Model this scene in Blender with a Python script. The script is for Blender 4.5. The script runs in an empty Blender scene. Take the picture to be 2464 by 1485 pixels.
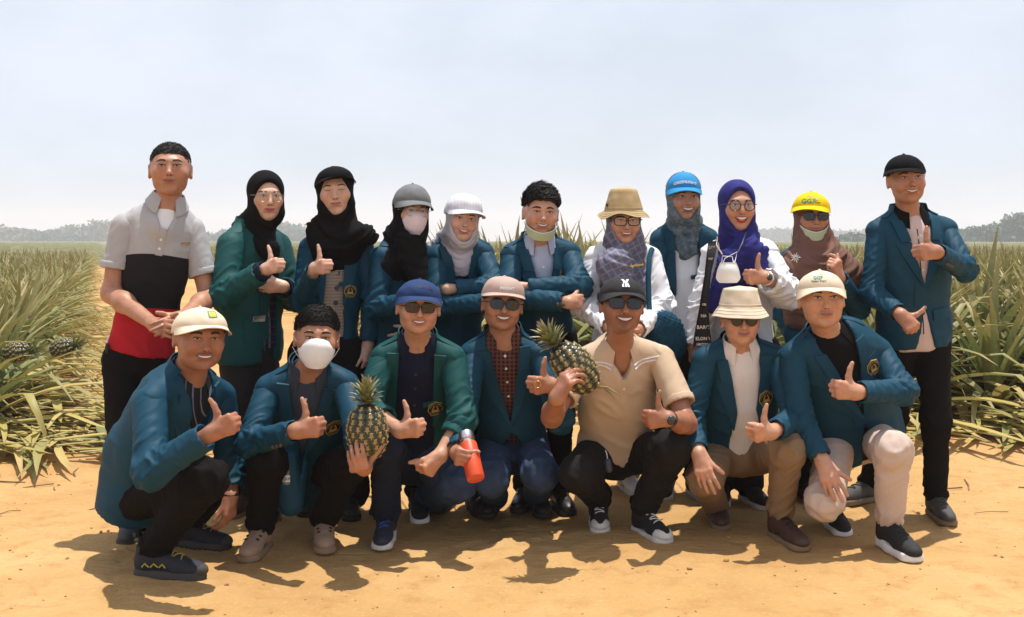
import bpy, bmesh, math, random
import numpy as np
from mathutils import Matrix, Vector

# ------------------------------------------------------------------ camera, sky, sun, exposure
SC = bpy.context.scene
COL = SC.collection
FPX, CX, HY, EYE = 2700.0, 1232.0, 580.0, 1.30        # focal length in px of a 2464 px wide frame, horizon row, eye height
def W(px, py, Y):
    """a point at depth Y metres that the photograph shows at (px, py) of a 2464 x 1485 frame"""
    return np.array([(px - CX) / FPX * Y, Y, EYE - (py - HY) / FPX * Y])
cd = bpy.data.cameras.new('camera')
cam = bpy.data.objects.new('camera', cd); COL.objects.link(cam)
cam.location = (0, 0, EYE); cam.rotation_euler = (math.radians(90), 0, 0)
cd.sensor_width = 36.0; cd.lens = FPX / 2464 * 36.0
cd.shift_y = -(742.5 - HY) / 2464
cd.clip_start = 0.05; cd.clip_end = 6000
SC.camera = cam
SUN = np.array([0.12, 0.12, 1.0]); SUN = SUN / np.linalg.norm(SUN)      # towards the sun: high, a little behind and to the right
elev = math.asin(SUN[2])
wd = bpy.data.worlds.new('World'); SC.world = wd; wd.use_nodes = True
nt = wd.node_tree; nt.nodes.clear()
out = nt.nodes.new('ShaderNodeOutputWorld'); bg = nt.nodes.new('ShaderNodeBackground')
sky = nt.nodes.new('ShaderNodeTexSky'); sky.sky_type = 'NISHITA'; sky.sun_disc = False
sky.sun_elevation = elev; sky.sun_rotation = math.atan2(SUN[0], SUN[1])
sky.altitude = 0; sky.air_density = 1.0; sky.dust_density = 2.0; sky.ozone_density = 1.0
# thin white cloud veil over the whole sky
tc = nt.nodes.new('ShaderNodeTexCoord'); mp = nt.nodes.new('ShaderNodeMapping')
mp.inputs['Scale'].default_value = (1.6, 1.6, 3.2); mp.inputs['Location'].default_value = (0.7, 0.2, 0.35)
nz = nt.nodes.new('ShaderNodeTexNoise'); nz.inputs['Scale'].default_value = 2.6; nz.inputs['Detail'].default_value = 6; nz.inputs['Roughness'].default_value = 0.55
rp = nt.nodes.new('ShaderNodeValToRGB')
rp.color_ramp.elements[0].position = 0.40; rp.color_ramp.elements[0].color = (0.70, 0.70, 0.70, 1)
rp.color_ramp.elements[1].position = 0.70; rp.color_ramp.elements[1].color = (0.95, 0.95, 0.95, 1)
mx = nt.nodes.new('ShaderNodeMix'); mx.data_type = 'RGBA'
SKYC = mx.inputs[7]; SKYC.default_value = (8.7, 9.5, 11.0, 1)
nt.links.new(tc.outputs['Generated'], mp.inputs['Vector']); nt.links.new(mp.outputs['Vector'], nz.inputs['Vector'])
nt.links.new(nz.outputs['Fac'], rp.inputs['Fac']); nt.links.new(rp.outputs['Color'], mx.inputs[0])
nt.links.new(sky.outputs['Color'], mx.inputs[6]); nt.links.new(mx.outputs[2], bg.inputs['Color'])
bg.inputs['Strength'].default_value = 0.075
nt.links.new(bg.outputs['Background'], out.inputs['Surface'])
sd = bpy.data.lights.new('sun', 'SUN'); sd.energy = 4.5; sd.angle = math.radians(0.6); sd.color = (1.0, 0.96, 0.89)
so = bpy.data.objects.new('sun', sd); COL.objects.link(so)
so.rotation_euler = Vector(SUN).to_track_quat('Z', 'Y').to_euler()
SC.view_settings.view_transform = 'Standard'; SC.view_settings.look = 'None'
SC.view_settings.exposure = 0.35; SC.view_settings.gamma = 1.0; SC.view_settings.use_curve_mapping = False
SC.render.engine = 'CYCLES'; SC.cycles.use_denoising = True
SC.cycles.max_bounces = 7; SC.cycles.diffuse_bounces = 4; SC.cycles.glossy_bounces = 3; SC.cycles.transparent_max_bounces = 16
SC.cycles.volume_bounces = 1

# ------------------------------------------------------------------ numeric helpers
rng = np.random.RandomState(7)
random.seed(7)
def A3(*v): return np.array(v, float)
def nrm(v):
    v = np.asarray(v, float); return v / (np.linalg.norm(v) + 1e-12)
def lerp(a, b, t): return np.asarray(a, float) * (1 - t) + np.asarray(b, float) * t
_pt = np.arange(256); np.random.RandomState(3).shuffle(_pt); _pt = np.concatenate([_pt, _pt, _pt])
_gr = np.random.RandomState(5).normal(size=(256, 3)); _gr /= np.linalg.norm(_gr, axis=1)[:, None]
def pn(P):
    """Perlin noise of an (n,3) array"""
    P = np.asarray(P, float); I = np.floor(P).astype(int); F = P - I; I &= 255
    U = F * F * F * (F * (F * 6 - 15) + 10); r = 0
    for dx in (0, 1):
        for dy in (0, 1):
            for dz in (0, 1):
                h = _pt[_pt[_pt[I[:, 0] + dx] + I[:, 1] + dy] + I[:, 2] + dz] % 256
                g = _gr[h]
                d = (F[:, 0] - dx) * g[:, 0] + (F[:, 1] - dy) * g[:, 1] + (F[:, 2] - dz) * g[:, 2]
                w = (U[:, 0] if dx else 1 - U[:, 0]) * (U[:, 1] if dy else 1 - U[:, 1]) * (U[:, 2] if dz else 1 - U[:, 2])
                r = r + w * d
    return r * 1.6
def rot_yaw_pitch_roll(yaw, pitch, roll):
    y, p, r = map(math.radians, (yaw, pitch, roll))
    return np.array(Matrix.Rotation(y, 3, 'Z') @ Matrix.Rotation(r, 3, 'Y') @ Matrix.Rotation(-p, 3, 'X'))

# ------------------------------------------------------------------ signed distance fields, meshed with surface nets
def vlen(q): return np.sqrt(np.einsum('...i,...i->...', q, q))
class Sd:
    def __init__(s): s.p = []
    def cap(s, a, b, ra, rb, k=.02, S=None, op='u'):
        a = np.asarray(a, float); b = np.asarray(b, float)
        ext = max(ra, rb)
        if S is not None: ext *= 1.0 / min(np.linalg.norm(S, axis=1).min(), 1.0)
        s.p.append(('c', (a, b, ra, rb, S), k, np.minimum(a, b) - ext, np.maximum(a, b) + ext, op)); return s
    def ell(s, c, rad, R=None, k=.02, op='u'):
        """R: rows are the ellipsoid's axes"""
        c = np.asarray(c, float); m = max(rad)
        R = np.eye(3) if R is None else np.asarray(R, float)
        s.p.append(('e', (c, np.asarray(rad, float), R), k, c - m, c + m, op)); return s
    def plane(s, c, n):
        s.p.append(('p', (np.asarray(c, float), nrm(n)), 0, None, None, 'p')); return s
    def fn(s, f):
        s.p.append(('f', f, 0, None, None, 'p')); return s
    @staticmethod
    def prim(kind, a, P):
        f4 = lambda x: np.asarray(x, P.dtype)
        if kind == 'c':
            p0, p1, ra, rb, S = a; p0 = f4(p0); p1 = f4(p1); S = None if S is None else f4(S)
            if S is None:
                pa = P - p0; ba = p1 - p0
                h = np.clip((pa @ ba) / (ba @ ba + 1e-12), 0, 1)
                return vlen(pa - h[..., None] * ba) - (ra + (rb - ra) * h)
            pa = (P - p0) @ S.T; ba = S @ (p1 - p0)
            h = np.clip((pa @ ba) / (ba @ ba + 1e-12), 0, 1)
            q = pa - h[..., None] * ba; l = vlen(q) + 1e-9
            g = vlen((q / l[..., None]) @ S)
            return (l - (ra + (rb - ra) * h)) / g
        if kind == 'e':
            c, rad, R = map(f4, a)
            q = ((P - c) @ R.T) / rad; l = vlen(q) + 1e-9
            g = vlen((q / l[..., None]) / rad)
            return (l - 1) / g
        if kind == 'p':
            return (P - f4(a[0])) @ f4(a[1])
        return a(P)
    @staticmethod
    def comb(D, d, k, op):
        if op == 'u':
            if k <= 0: return np.minimum(D, d)
            h = np.clip(.5 + .5 * (D - d) / k, 0, 1)
            return D * (1 - h) + d * h - k * h * (1 - h)
        if op == 's':
            if k <= 0: return np.maximum(D, -d)
            h = np.clip(.5 - .5 * (D + d) / k, 0, 1)
            return D * (1 - h) + (-d) * h + k * h * (1 - h)
        return np.maximum(D, d)
    def ev(s, P):
        D = np.full(P.shape[:-1], 1.0)
        for kind, a, k, lo, hi, op in s.p: D = s.comb(D, s.prim(kind, a, P), k, op)
        return D
    def mesh(s, h, smooth=1):
        us = [p for p in s.p if p[5] == 'u']
        pad = 3 * h
        lo = np.min([p[3] for p in us], 0) - pad; hi = np.max([p[4] for p in us], 0) + pad
        n = np.ceil((hi - lo) / h).astype(int) + 1
        ax = [lo[i] + h * np.arange(n[i]) for i in range(3)]
        D = np.full(n, 1.0, np.float32)
        for kind, a, k, l, u, op in s.p:
            if l is None: i0 = [0, 0, 0]; i1 = n
            else:
                m = k + 2.5 * h
                i0 = np.clip(np.floor((l - m - lo) / h).astype(int), 0, n); i1 = np.clip(np.ceil((u + m - lo) / h).astype(int) + 1, 0, n)
            if np.any(i1 <= i0): continue
            sl = tuple(slice(i0[i], i1[i]) for i in range(3))
            P = np.stack(np.meshgrid(*[ax[i][sl[i]] for i in range(3)], indexing='ij'), -1).astype(np.float32)
            D[sl] = s.comb(D[sl], s.prim(kind, a, P), k, op)
        D[0] = D[-1] = 1; D[:, 0] = D[:, -1] = 1; D[:, :, 0] = D[:, :, -1] = 1
        return surfnets(D, lo, h, smooth)
    def project(s, P, d, n=40):
        """march from P along d onto the surface"""
        P = np.array(P, float); t = np.zeros(len(P))
        for _ in range(n): t += np.clip(s.ev(P + t[:, None] * d), -.02, .12) * .9
        return P + t[:, None] * d
_C = [(i, j, k) for i in (0, 1) for j in (0, 1) for k in (0, 1)]
_E = [(a, b) for a in range(8) for b in range(a + 1, 8) if sum(abs(_C[a][i] - _C[b][i]) for i in range(3)) == 1]
def surfnets(D, o, h, smooth):
    S = D < 0; nx, ny, nz = D.shape
    cnt = np.zeros((nx - 1, ny - 1, nz - 1), np.int8)
    for i, j, k in _C: cnt += S[i:nx - 1 + i, j:ny - 1 + j, k:nz - 1 + k]
    act = (cnt > 0) & (cnt < 8)
    idx = np.full(act.shape, -1, int); I = np.argwhere(act); idx[act] = np.arange(len(I))
    vals = np.stack([D[I[:, 0] + i, I[:, 1] + j, I[:, 2] + k] for i, j, k in _C], 1)
    acc = np.zeros((len(I), 3)); c = np.zeros(len(I))
    for a, b in _E:
        va, vb = vals[:, a], vals[:, b]; m = (va < 0) != (vb < 0)
        t = np.where(m, va / np.where(m, va - vb, 1), 0)
        pa = np.array(_C[a], float); pb = np.array(_C[b], float)
        acc += np.where(m[:, None], pa + t[:, None] * (pb - pa), 0); c += m
    V = o + h * (I + acc / np.maximum(c, 1)[:, None])
    Q = []
    for axis in range(3):
        s0 = [slice(1, -1)] * 3; s1 = [slice(1, -1)] * 3; s0[axis] = slice(0, -1); s1[axis] = slice(1, None)
        m = S[tuple(s0)] != S[tuple(s1)]; E = np.argwhere(m)
        off = np.array([1, 1, 1]); off[axis] = 0; E = E + off
        inside = S[E[:, 0], E[:, 1], E[:, 2]]
        b1 = (axis + 1) % 3; b2 = (axis + 2) % 3
        e1 = np.zeros(3, int); e1[b1] = 1; e2 = np.zeros(3, int); e2[b2] = 1
        def g(X): return idx[X[:, 0], X[:, 1], X[:, 2]]
        q = np.stack([g(E - e1 - e2), g(E - e2), g(E), g(E - e1)], 1)
        q[~inside] = q[~inside][:, ::-1]
        Q.append(q)
    Q = np.concatenate(Q); Q = Q[(Q >= 0).all(1)]
    for _ in range(smooth): V = lap(V, Q, .5)
    return V, Q
def lap(V, Q, f):
    n = len(V); a = Q.ravel(); b = np.roll(Q, -1, 1).ravel()
    c = np.bincount(a, minlength=n) + np.bincount(b, minlength=n)
    R = np.empty_like(V)
    for i in range(3):
        R[:, i] = np.bincount(a, V[b, i], n) + np.bincount(b, V[a, i], n)
    return V + f * (R / np.maximum(c, 1)[:, None] - V)
def vnormals(V, Q):
    fn = np.cross(V[Q[:, 2]] - V[Q[:, 0]], V[Q[:, 3]] - V[Q[:, 1]]); N = np.zeros_like(V)
    for c in range(4):
        for i in range(3): N[:, i] += np.bincount(Q[:, c], fn[:, i], len(V))
    return N / (np.linalg.norm(N, axis=1)[:, None] + 1e-12)

# ------------------------------------------------------------------ objects
def mkmesh(name, V, F, mat, smooth=True, col=None, sharp=None):
    """F: (m,3|4) array or a list of index lists"""
    me = bpy.data.meshes.new(name)
    V = np.asarray(V, np.float32)
    if isinstance(F, np.ndarray):
        m, c = F.shape
        me.vertices.add(len(V)); me.vertices.foreach_set('co', V.ravel())
        me.loops.add(m * c); me.loops.foreach_set('vertex_index', F.astype(np.int32).ravel())
        me.polygons.add(m); me.polygons.foreach_set('loop_start', np.arange(0, m * c, c, dtype=np.int32))
        me.update(calc_edges=True)
    else:
        me.from_pydata(V.tolist(), [], [list(map(int, f)) for f in F]); me.update()
    me.validate()
    if smooth:
        me.polygons.foreach_set('use_smooth', np.ones(len(me.polygons), bool))
        if sharp: me.set_sharp_from_angle(angle=math.radians(sharp))
    if col is not None:
        at = me.color_attributes.new('Col', 'FLOAT_COLOR', 'POINT')
        at.data.foreach_set('color', np.concatenate([col, np.ones((len(col), 1))], 1).astype(np.float32).ravel())
    if mat is not None: me.materials.append(mat)
    return me
def mkobj(name, me, parent=None, loc=None):
    o = bpy.data.objects.new(name, me); COL.objects.link(o)
    if parent is not None: o.parent = parent
    if loc is not None: o.location = loc
    return o
def tag(o, label, cat=None, group=None, kind=None):
    if label: o['label'] = label
    if cat: o['category'] = cat
    if group: o['group'] = group
    if kind: o['kind'] = kind
    return o
def gridfaces(n, m, closed=False):
    i = np.arange(n - 1)[:, None]; j = np.arange(m if closed else m - 1)[None, :]
    j2 = (j + 1) % m
    return np.stack([i * m + j, (i + 1) * m + j, (i + 1) * m + j2, i * m + j2], -1).reshape(-1, 4)
def gridnormals(G):
    du = np.gradient(G, axis=0); dv = np.gradient(G, axis=1); N = np.cross(du, dv)
    return N / (np.linalg.norm(N, axis=-1)[..., None] + 1e-12)
def slab(G, th, N=None):
    """a grid of points (n,m,3) given a thickness th: outer face G+N*th, inner face G"""
    n, m, _ = G.shape
    if N is None: N = gridnormals(G)
    O = G + N * th
    V = np.concatenate([O.reshape(-1, 3), G.reshape(-1, 3)])
    f = gridfaces(n, m); k = n * m
    ring = [(i, 0) for i in range(n)] + [(n - 1, j) for j in range(1, m)] + [(i, m - 1) for i in range(n - 2, -1, -1)] + [(0, j) for j in range(m - 2, 0, -1)]
    r = np.array([i * m + j for i, j in ring]); r2 = np.roll(r, -1)
    side = np.stack([r, r + k, r2 + k, r2], 1)[:, ::-1]
    return V, np.concatenate([f, f[:, ::-1] + k, side])
def tube(pts, rad, n=8, closed=False):
    pts = np.asarray(pts, float); m = len(pts)
    rad = np.full(m, rad) if np.isscalar(rad) else np.asarray(rad, float)
    T = np.roll(pts, -1, 0) - np.roll(pts, 1, 0) if closed else np.gradient(pts, axis=0)
    T /= np.linalg.norm(T, axis=1)[:, None] + 1e-12
    up = A3(0, 0, 1) if abs(T[0][2]) < .9 else A3(1, 0, 0)
    U = []; u = nrm(np.cross(up, T[0]))
    for i in range(m):
        u = nrm(u - T[i] * (u @ T[i])); U.append(u)
    U = np.array(U); B = np.cross(T, U); a = np.arange(n) / n * 2 * math.pi
    G = pts[:, None] + rad[:, None, None] * (np.cos(a)[None, :, None] * U[:, None] + np.sin(a)[None, :, None] * B[:, None])
    V = G.reshape(-1, 3)
    f = gridfaces(m, n, True)
    if closed:
        l = (m - 1) * n + np.arange(n); f = np.concatenate([f, np.stack([l, np.arange(n), (np.arange(n) + 1) % n, (m - 1) * n + (np.arange(n) + 1) % n], 1)])
        return V, f
    F = [list(q) for q in f]; F.append(list(range(n))[::-1]); F.append([(m - 1) * n + i for i in range(n)])
    return V, F
def joinf(parts):
    V = []; F = []; o = 0
    for v, f in parts:
        V.append(v); F += [[i + o for i in q] for q in (f.tolist() if isinstance(f, np.ndarray) else f)]; o += len(v)
    return np.concatenate(V), F
def lathe(prof, n=24, axis=None, org=None):
    """prof: (r, z) pairs"""
    a = np.arange(n) / n * 2 * math.pi
    G = np.array([[(r * math.cos(t), r * math.sin(t), z) for t in a] for r, z in prof])
    F = [list(q) for q in gridfaces(len(prof), n, True)[:, ::-1]]
    F.append(list(range(n))[::-1]); F.append([(len(prof) - 1) * n + i for i in range(n)])
    V = G.reshape(-1, 3)
    if axis is not None:
        w = nrm(axis); u = nrm(np.cross(w, A3(0, 1, .1))); v = np.cross(w, u)
        V = V[:, :1] * u + V[:, 1:2] * v + V[:, 2:] * w
    if org is not None: V = V + org
    return V, F
_TXT = {}
def text_mesh(s, size=1.0, extrude=0.0, space=1.0, bold=0.0):
    key = (s, round(size, 5), space, bold)
    if key not in _TXT: _TXT[key] = _text_mesh(s, size, extrude, space, bold)
    V, F = _TXT[key]; return V.copy(), [list(f) for f in F]
def _text_mesh(s, size=1.0, extrude=0.0, space=1.0, bold=0.0):
    cu = bpy.data.curves.new('t', 'FONT'); cu.body = s; cu.size = size; cu.extrude = extrude
    cu.align_x = 'CENTER'; cu.align_y = 'CENTER'; cu.space_character = space; cu.offset = bold; cu.resolution_u = 2
    ob = bpy.data.objects.new('t', cu); me = bpy.data.meshes.new_from_object(ob)
    V = np.array([v.co[:] for v in me.vertices]); F = [list(p.vertices) for p in me.polygons]
    bpy.data.objects.remove(ob); bpy.data.curves.remove(cu); bpy.data.meshes.remove(me)
    return V, F

# ------------------------------------------------------------------ materials
MATS = {}
class NT:
    """a short way to write node trees"""
    def __init__(s, name):
        s.m = bpy.data.materials.new(name); s.m.use_nodes = True; s.t = s.m.node_tree
        s.b = s.t.nodes['Principled BSDF']; s.o = s.t.nodes['Material Output']
    def n(s, typ, **kw):
        nd = s.t.nodes.new('ShaderNode' + typ)
        for k, v in kw.items():
            if hasattr(nd, k): setattr(nd, k, v)
        return nd
    def l(s, a, b): s.t.links.new(a, b)
    def coord(s, scale=(1, 1, 1), which='Object', rot=(0, 0, 0)):
        tc = s.n('TexCoord'); mp = s.n('Mapping'); mp.inputs['Scale'].default_value = scale; mp.inputs['Rotation'].default_value = rot
        s.l(tc.outputs[which], mp.inputs['Vector']); return mp.outputs['Vector']
    def noise(s, vec, scale, detail=4, rough=.55):
        nd = s.n('TexNoise'); nd.inputs['Scale'].default_value = scale; nd.inputs['Detail'].default_value = detail; nd.inputs['Roughness'].default_value = rough
        if vec is not None: s.l(vec, nd.inputs['Vector'])
        return nd.outputs['Fac']
    def ramp(s, fac, stops):
        nd = s.n('ValToRGB'); e = nd.color_ramp.elements
        while len(e) < len(stops): e.new(.5)
        for el, (p, c) in zip(e, stops): el.position = p; el.color = (*c, 1) if len(c) == 3 else c
        s.l(fac, nd.inputs['Fac']); return nd.outputs['Color']
    def mix(s, a, b, f, mode='MIX'):
        nd = s.n('Mix'); nd.data_type = 'RGBA'; nd.blend_type = mode
        for v, k in ((f, 0), (a, 6), (b, 7)):
            if hasattr(v, 'links'): s.l(v, nd.inputs[k])
            elif k == 0: nd.inputs[k].default_value = v
            else: nd.inputs[k].default_value = (*v, 1)
        return nd.outputs[2]
    def math(s, op, a, b=None, clamp=False):
        nd = s.n('Math'); nd.operation = op; nd.use_clamp = clamp
        for v, k in ((a, 0), (b, 1)):
            if v is None: continue
            if hasattr(v, 'links'): s.l(v, nd.inputs[k])
            else: nd.inputs[k].default_value = v
        return nd.outputs[0]
    def bump(s, h, strength=.3, dist=.01, nxt=None):
        nd = s.n('Bump'); nd.inputs['Strength'].default_value = strength; nd.inputs['Distance'].default_value = dist
        s.l(h, nd.inputs['Height'])
        if nxt is not None: s.l(nxt, nd.inputs['Normal'])
        return nd.outputs['Normal']
    def fin(s, col=None, rough=.7, normal=None, **kw):
        if col is not None:
            if hasattr(col, 'links'): s.l(col, s.b.inputs['Base Color'])
            else: s.b.inputs['Base Color'].default_value = (*col, 1)
        if hasattr(rough, 'links'): s.l(rough, s.b.inputs['Roughness'])
        else: s.b.inputs['Roughness'].default_value = rough
        if normal is not None: s.l(normal, s.b.inputs['Normal'])
        for k, v in kw.items(): s.b.inputs[k.replace('_', ' ')].default_value = v
        return s.m
def scl(c, f): return tuple(min(1, x * f) for x in c)
def cloth(name, c, rough=.75, var=.16, weave=900, bump=.25, fold=0.35, sheen=.0, spec=.14):
    """woven cloth: faint colour variation, weave and small creases in relief"""
    if name in MATS: return MATS[name]
    t = NT(name); v = t.coord()
    n1 = t.noise(v, 14, 5); col = t.mix(scl(c, 1 - var), scl(c, 1 + var), n1)
    nb = t.noise(v, weave, 2); b1 = t.bump(nb, bump, .0012)
    v2 = t.coord((1, 1, .6)); nc = t.noise(v2, 38, 3, .5); b2 = t.bump(nc, fold * .5, .006, b1)
    t.fin(col, rough, b2, Specular_IOR_Level=spec)
    if sheen: t.b.inputs['Sheen Weight'].default_value = sheen; t.b.inputs['Sheen Roughness'].default_value = .4
    MATS[name] = t.m; return t.m
def plain(name, c, rough=.5, metal=0.0, var=.08, scale=60, spec=.5, bump=0.0):
    if name in MATS: return MATS[name]
    t = NT(name); v = t.coord(); n1 = t.noise(v, scale, 3)
    col = t.mix(scl(c, 1 - var), scl(c, 1 + var), n1)
    t.fin(col, rough, t.bump(n1, bump, .002) if bump else None, Metallic=metal, Specular_IOR_Level=spec)
    MATS[name] = t.m; return t.m
def plaid(name, base, c1, c2, f1=60, f2=60, w=.62, rough=.8, rot=(0, 0, 0)):
    """woven check or stripe: bands across x and z"""
    t = NT(name); v = t.coord((1, 1, 1), rot=rot); sx = t.n('SeparateXYZ'); t.l(v, sx.inputs[0])
    def band(o, f, w):
        s_ = t.math('SINE', t.math('MULTIPLY', o, f)); return t.math('GREATER_THAN', s_, w)
    col = base
    if c1 is not None: col = t.mix(col, c1, t.math('MULTIPLY', band(sx.outputs[0], f1, w), .75))
    if c2 is not None: col = t.mix(col, c2, t.math('MULTIPLY', band(sx.outputs[2], f2, w), .75))
    nb = t.noise(v, 700, 2); nc = t.noise(v, 34, 3)
    t.fin(col, rough, t.bump(nc, .35, .006, t.bump(nb, .2, .001)), Specular_IOR_Level=.25)
    MATS[name] = t.m; return t.m
# ------------------------------------------------------------------ ground
def track_left(Y): return -0.367 * Y + 0.02
def track_right(Y): return -0.367 * Y + 3.9
def ground_z(X, Y):
    P = np.stack([X, Y, 0 * X], -1)
    z = .020 * pn(P * .9) + .009 * pn(P * 3.1 + 5) + .0045 * pn(P * 9 + 9) + .0022 * pn(P * 23 + 3)
    near = np.clip((8 - Y) / 2, 0, 1)
    z = z * (.6 + .6 * near)
    # wheel ruts and tread marks in front of the group
    for y0, a in ((3.72, .03), (4.02, -.02)):
        d = Y - y0 - a * X - .03 * np.sin(X * 1.7)
        tread = .0035 * np.sin((X * 1.0 + d * .9) * 70) * np.exp(-(d / .07) ** 2)
        z = z - .006 * np.exp(-(d / .09) ** 2) + tread * (pn(P * 1.5 + 20) > -.1)
    rr = np.random.RandomState(17)
    for i in range(70):
        fx, fy, fa = rr.uniform(-2.3, 2.3), rr.uniform(3.3, 6.4), rr.uniform(0, 6.28); c_, s_ = math.cos(fa), math.sin(fa)
        m = (np.abs(X - fx) < .2) & (np.abs(Y - fy) < .2)
        if not m.any(): continue
        lx = (X[m] - fx) * c_ + (Y[m] - fy) * s_; ly = -(X[m] - fx) * s_ + (Y[m] - fy) * c_; e = (lx / .13) ** 2 + (ly / (.045 + .008 * np.sign(lx))) ** 2
        z[m] = z[m] - .008 * np.exp(-e ** 3) + .004 * np.exp(-(e - 1.5) ** 2 * 4) + .0022 * np.sin(lx * 260) * np.exp(-e ** 3)
    field = ((X < track_left(Y) - .2) & (Y > 6.6)) | ((X > track_right(Y) + .2) & (Y > 7.3))
    return z + np.where(field, .03, 0)
def build_ground():
    xs = np.concatenate([-np.geomspace(900, 3.3, 26)[:-1], np.arange(-3.3, 3.301, .024), np.geomspace(3.3, 900, 26)[1:]])
    ys = np.concatenate([[-60, -20, -6, 0, 1.5, 2.5], np.arange(3.0, 6.6, .022), np.geomspace(6.6, 3500, 60)])
    X, Y = np.meshgrid(xs, ys, indexing='ij'); Z = ground_z(X.ravel(), Y.ravel()).reshape(X.shape)
    Z = np.where((Y > 60) | (np.abs(X) > 60), 0, Z)
    V = np.stack([X, Y, Z], -1).reshape(-1, 3)
    t = NT('sandy_earth'); v = t.coord((1, 1, 1))
    n1 = t.noise(v, .8, 6, .6); n2 = t.noise(v, 7, 7, .65); n3 = t.noise(v, 60, 5, .6)
    c = t.ramp(n1, [(.3, (.395, .220, .084)), (.5, (.455, .268, .106)), (.72, (.54, .345, .155))])
    c = t.mix(c, (.36, .185, .065), t.ramp(n2, [(.50, (0, 0, 0)), (.72, (.75, .75, .75))]))
    c = t.mix(c, (.62, .41, .20), t.ramp(n3, [(.55, (0, 0, 0)), (.8, (.5, .5, .5))]))
    vo = t.n('TexVoronoi'); vo.inputs['Scale'].default_value = 26; t.l(v, vo.inputs['Vector'])
    peb = t.ramp(vo.outputs['Distance'], [(.04, (1, 1, 1)), (.10, (0, 0, 0))])
    pebm = t.math('MULTIPLY', peb, t.math('GREATER_THAN', n2, .56))
    c = t.mix(c, (.30, .155, .065), t.math('MULTIPLY', pebm, .45))
    vs = t.coord((1.0, 3.2, 1)); nst = t.noise(vs, 9, 5, .6)
    b = t.bump(nst, .55, .03, t.bump(n3, .7, .006, t.bump(n2, .6, .02, t.bump(pebm, .7, .01))))
    t.fin(c, .95, b, Specular_IOR_Level=.12)
    o = mkobj('ground', mkmesh('ground', V, gridfaces(len(xs), len(ys)), t.m))
    tag(o, 'sunlit orange sandy dirt track and field ground', kind='structure')
build_ground()

# ------------------------------------------------------------------ pineapple plants
def leaf_material():
    t = NT('pineapple_leaf'); at = t.n('Attribute'); at.attribute_name = 'Col'
    sp = t.n('SeparateColor'); t.l(at.outputs['Color'], sp.inputs[0])
    hue = t.ramp(sp.outputs[1], [(0, (.095, .135, .042)), (.35, (.185, .205, .070)), (.60, (.30, .28, .085)), (.80, (.48, .39, .11)), (1, (.56, .41, .17))])
    tip = t.ramp(sp.outputs[0], [(.55, (0, 0, 0)), (1, (.8, .8, .8))])
    c = t.mix(hue, (.36, .26, .10), tip)
    base = t.ramp(sp.outputs[0], [(0, (.75, .75, .75)), (.18, (0, 0, 0))]); c = t.mix(c, (.42, .36, .17), base)
    v = t.coord((1, 1, 1)); n = t.noise(v, 24, 4); c = t.mix(c, t.mix(c, (.40, .31, .13), .6), t.ramp(n, [(.5, (0, 0, 0)), (.8, (1, 1, 1))]))
    v2 = t.coord((3, 160, 160)); n2 = t.noise(v2, 1.0, 2)
    t.fin(c, .48, t.bump(n2, .3, .003), Specular_IOR_Level=.28)
    # thin leaves let some light through
    tr = t.n('BsdfTranslucent'); t.l(c, tr.inputs['Color']); ms = t.n('MixShader'); ms.inputs[0].default_value = .22
    t.l(t.b.outputs[0], ms.inputs[1]); t.l(tr.outputs[0], ms.inputs[2]); t.l(ms.outputs[0], t.o.inputs['Surface'])
    return t.m
LEAF_MAT = leaf_material()
def leaf_geo(e0, droop, hue, seg=8, width=.041, kink=None, side=.0):
    """a sword leaf of unit length along +x, channelled, bending down"""
    ts = np.linspace(0, 1, seg + 1); ang = math.radians(e0) - math.radians(droop) * ts ** 1.3
    if kink: ang = ang - math.radians(kink[1]) * (ts > kink[0])
    x = np.concatenate([[0], np.cumsum(np.cos(ang[:-1]) / seg)]); z = np.concatenate([[0], np.cumsum(np.sin(ang[:-1]) / seg)])
    y = side * ts ** 2
    w = width * (1 - ts ** 2.2) * (1 - .25 * (1 - ts) ** 4) + .0008
    nx, nz = -np.sin(ang), np.cos(ang); d = .42 * w
    V = []
    for i in range(seg + 1):
        V += [(x[i] + nx[i] * d[i], y[i] - w[i], z[i] + nz[i] * d[i]), (x[i], y[i], z[i]), (x[i] + nx[i] * d[i], y[i] + w[i], z[i] + nz[i] * d[i])]
    V = np.array(V); F = gridfaces(seg + 1, 3)
    col = np.stack([np.repeat(ts, 3), np.full(len(V), hue), np.zeros(len(V))], 1)
    return V, F, col
UP = [(84, 20), (78, 35), (72, 45), (66, 60)]; MID = [(58, 75), (52, 60), (46, 90), (40, 70)]; LOW = [(30, 62), (22, 40), (14, 26), (34, 85)]
LEAF = {}
r0 = random.Random(11)
for kind, sets, hues in (('up', UP, (.05, .45)), ('mid', MID, (.15, .75)), ('low', LOW, (.5, 1.0))):
    LEAF[kind] = []
    for (e, d) in sets:
        for q in range(3):
            h = r0.uniform(*hues)
            LEAF[kind].append(leaf_geo(e + r0.uniform(-5, 5), d + r0.uniform(-10, 15), h, kink=(r0.uniform(.4, .75), r0.uniform(20, 60)) if q == 2 else None, side=r0.uniform(-.12, .12)))
LEAF_ME = {k: [mkmesh('leaf', V, F, LEAF_MAT, col=c) for V, F, c in L] for k, L in LEAF.items()}
def plant_leaves(r, n, low=.3):
    """(kind, index, azimuth, tilt, length) for one rosette"""
    L = []
    for i in range(n):
        f = i / n; k = 'up' if f < .42 else ('mid' if f < 1 - low else 'low')
        L.append((k, r.randrange(12), i * 2.39996 + r.uniform(-.35, .35), r.uniform(-8, 8), (.64 + .32 * f ** .6) * r.uniform(.86, 1.06)))
    return L
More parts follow.
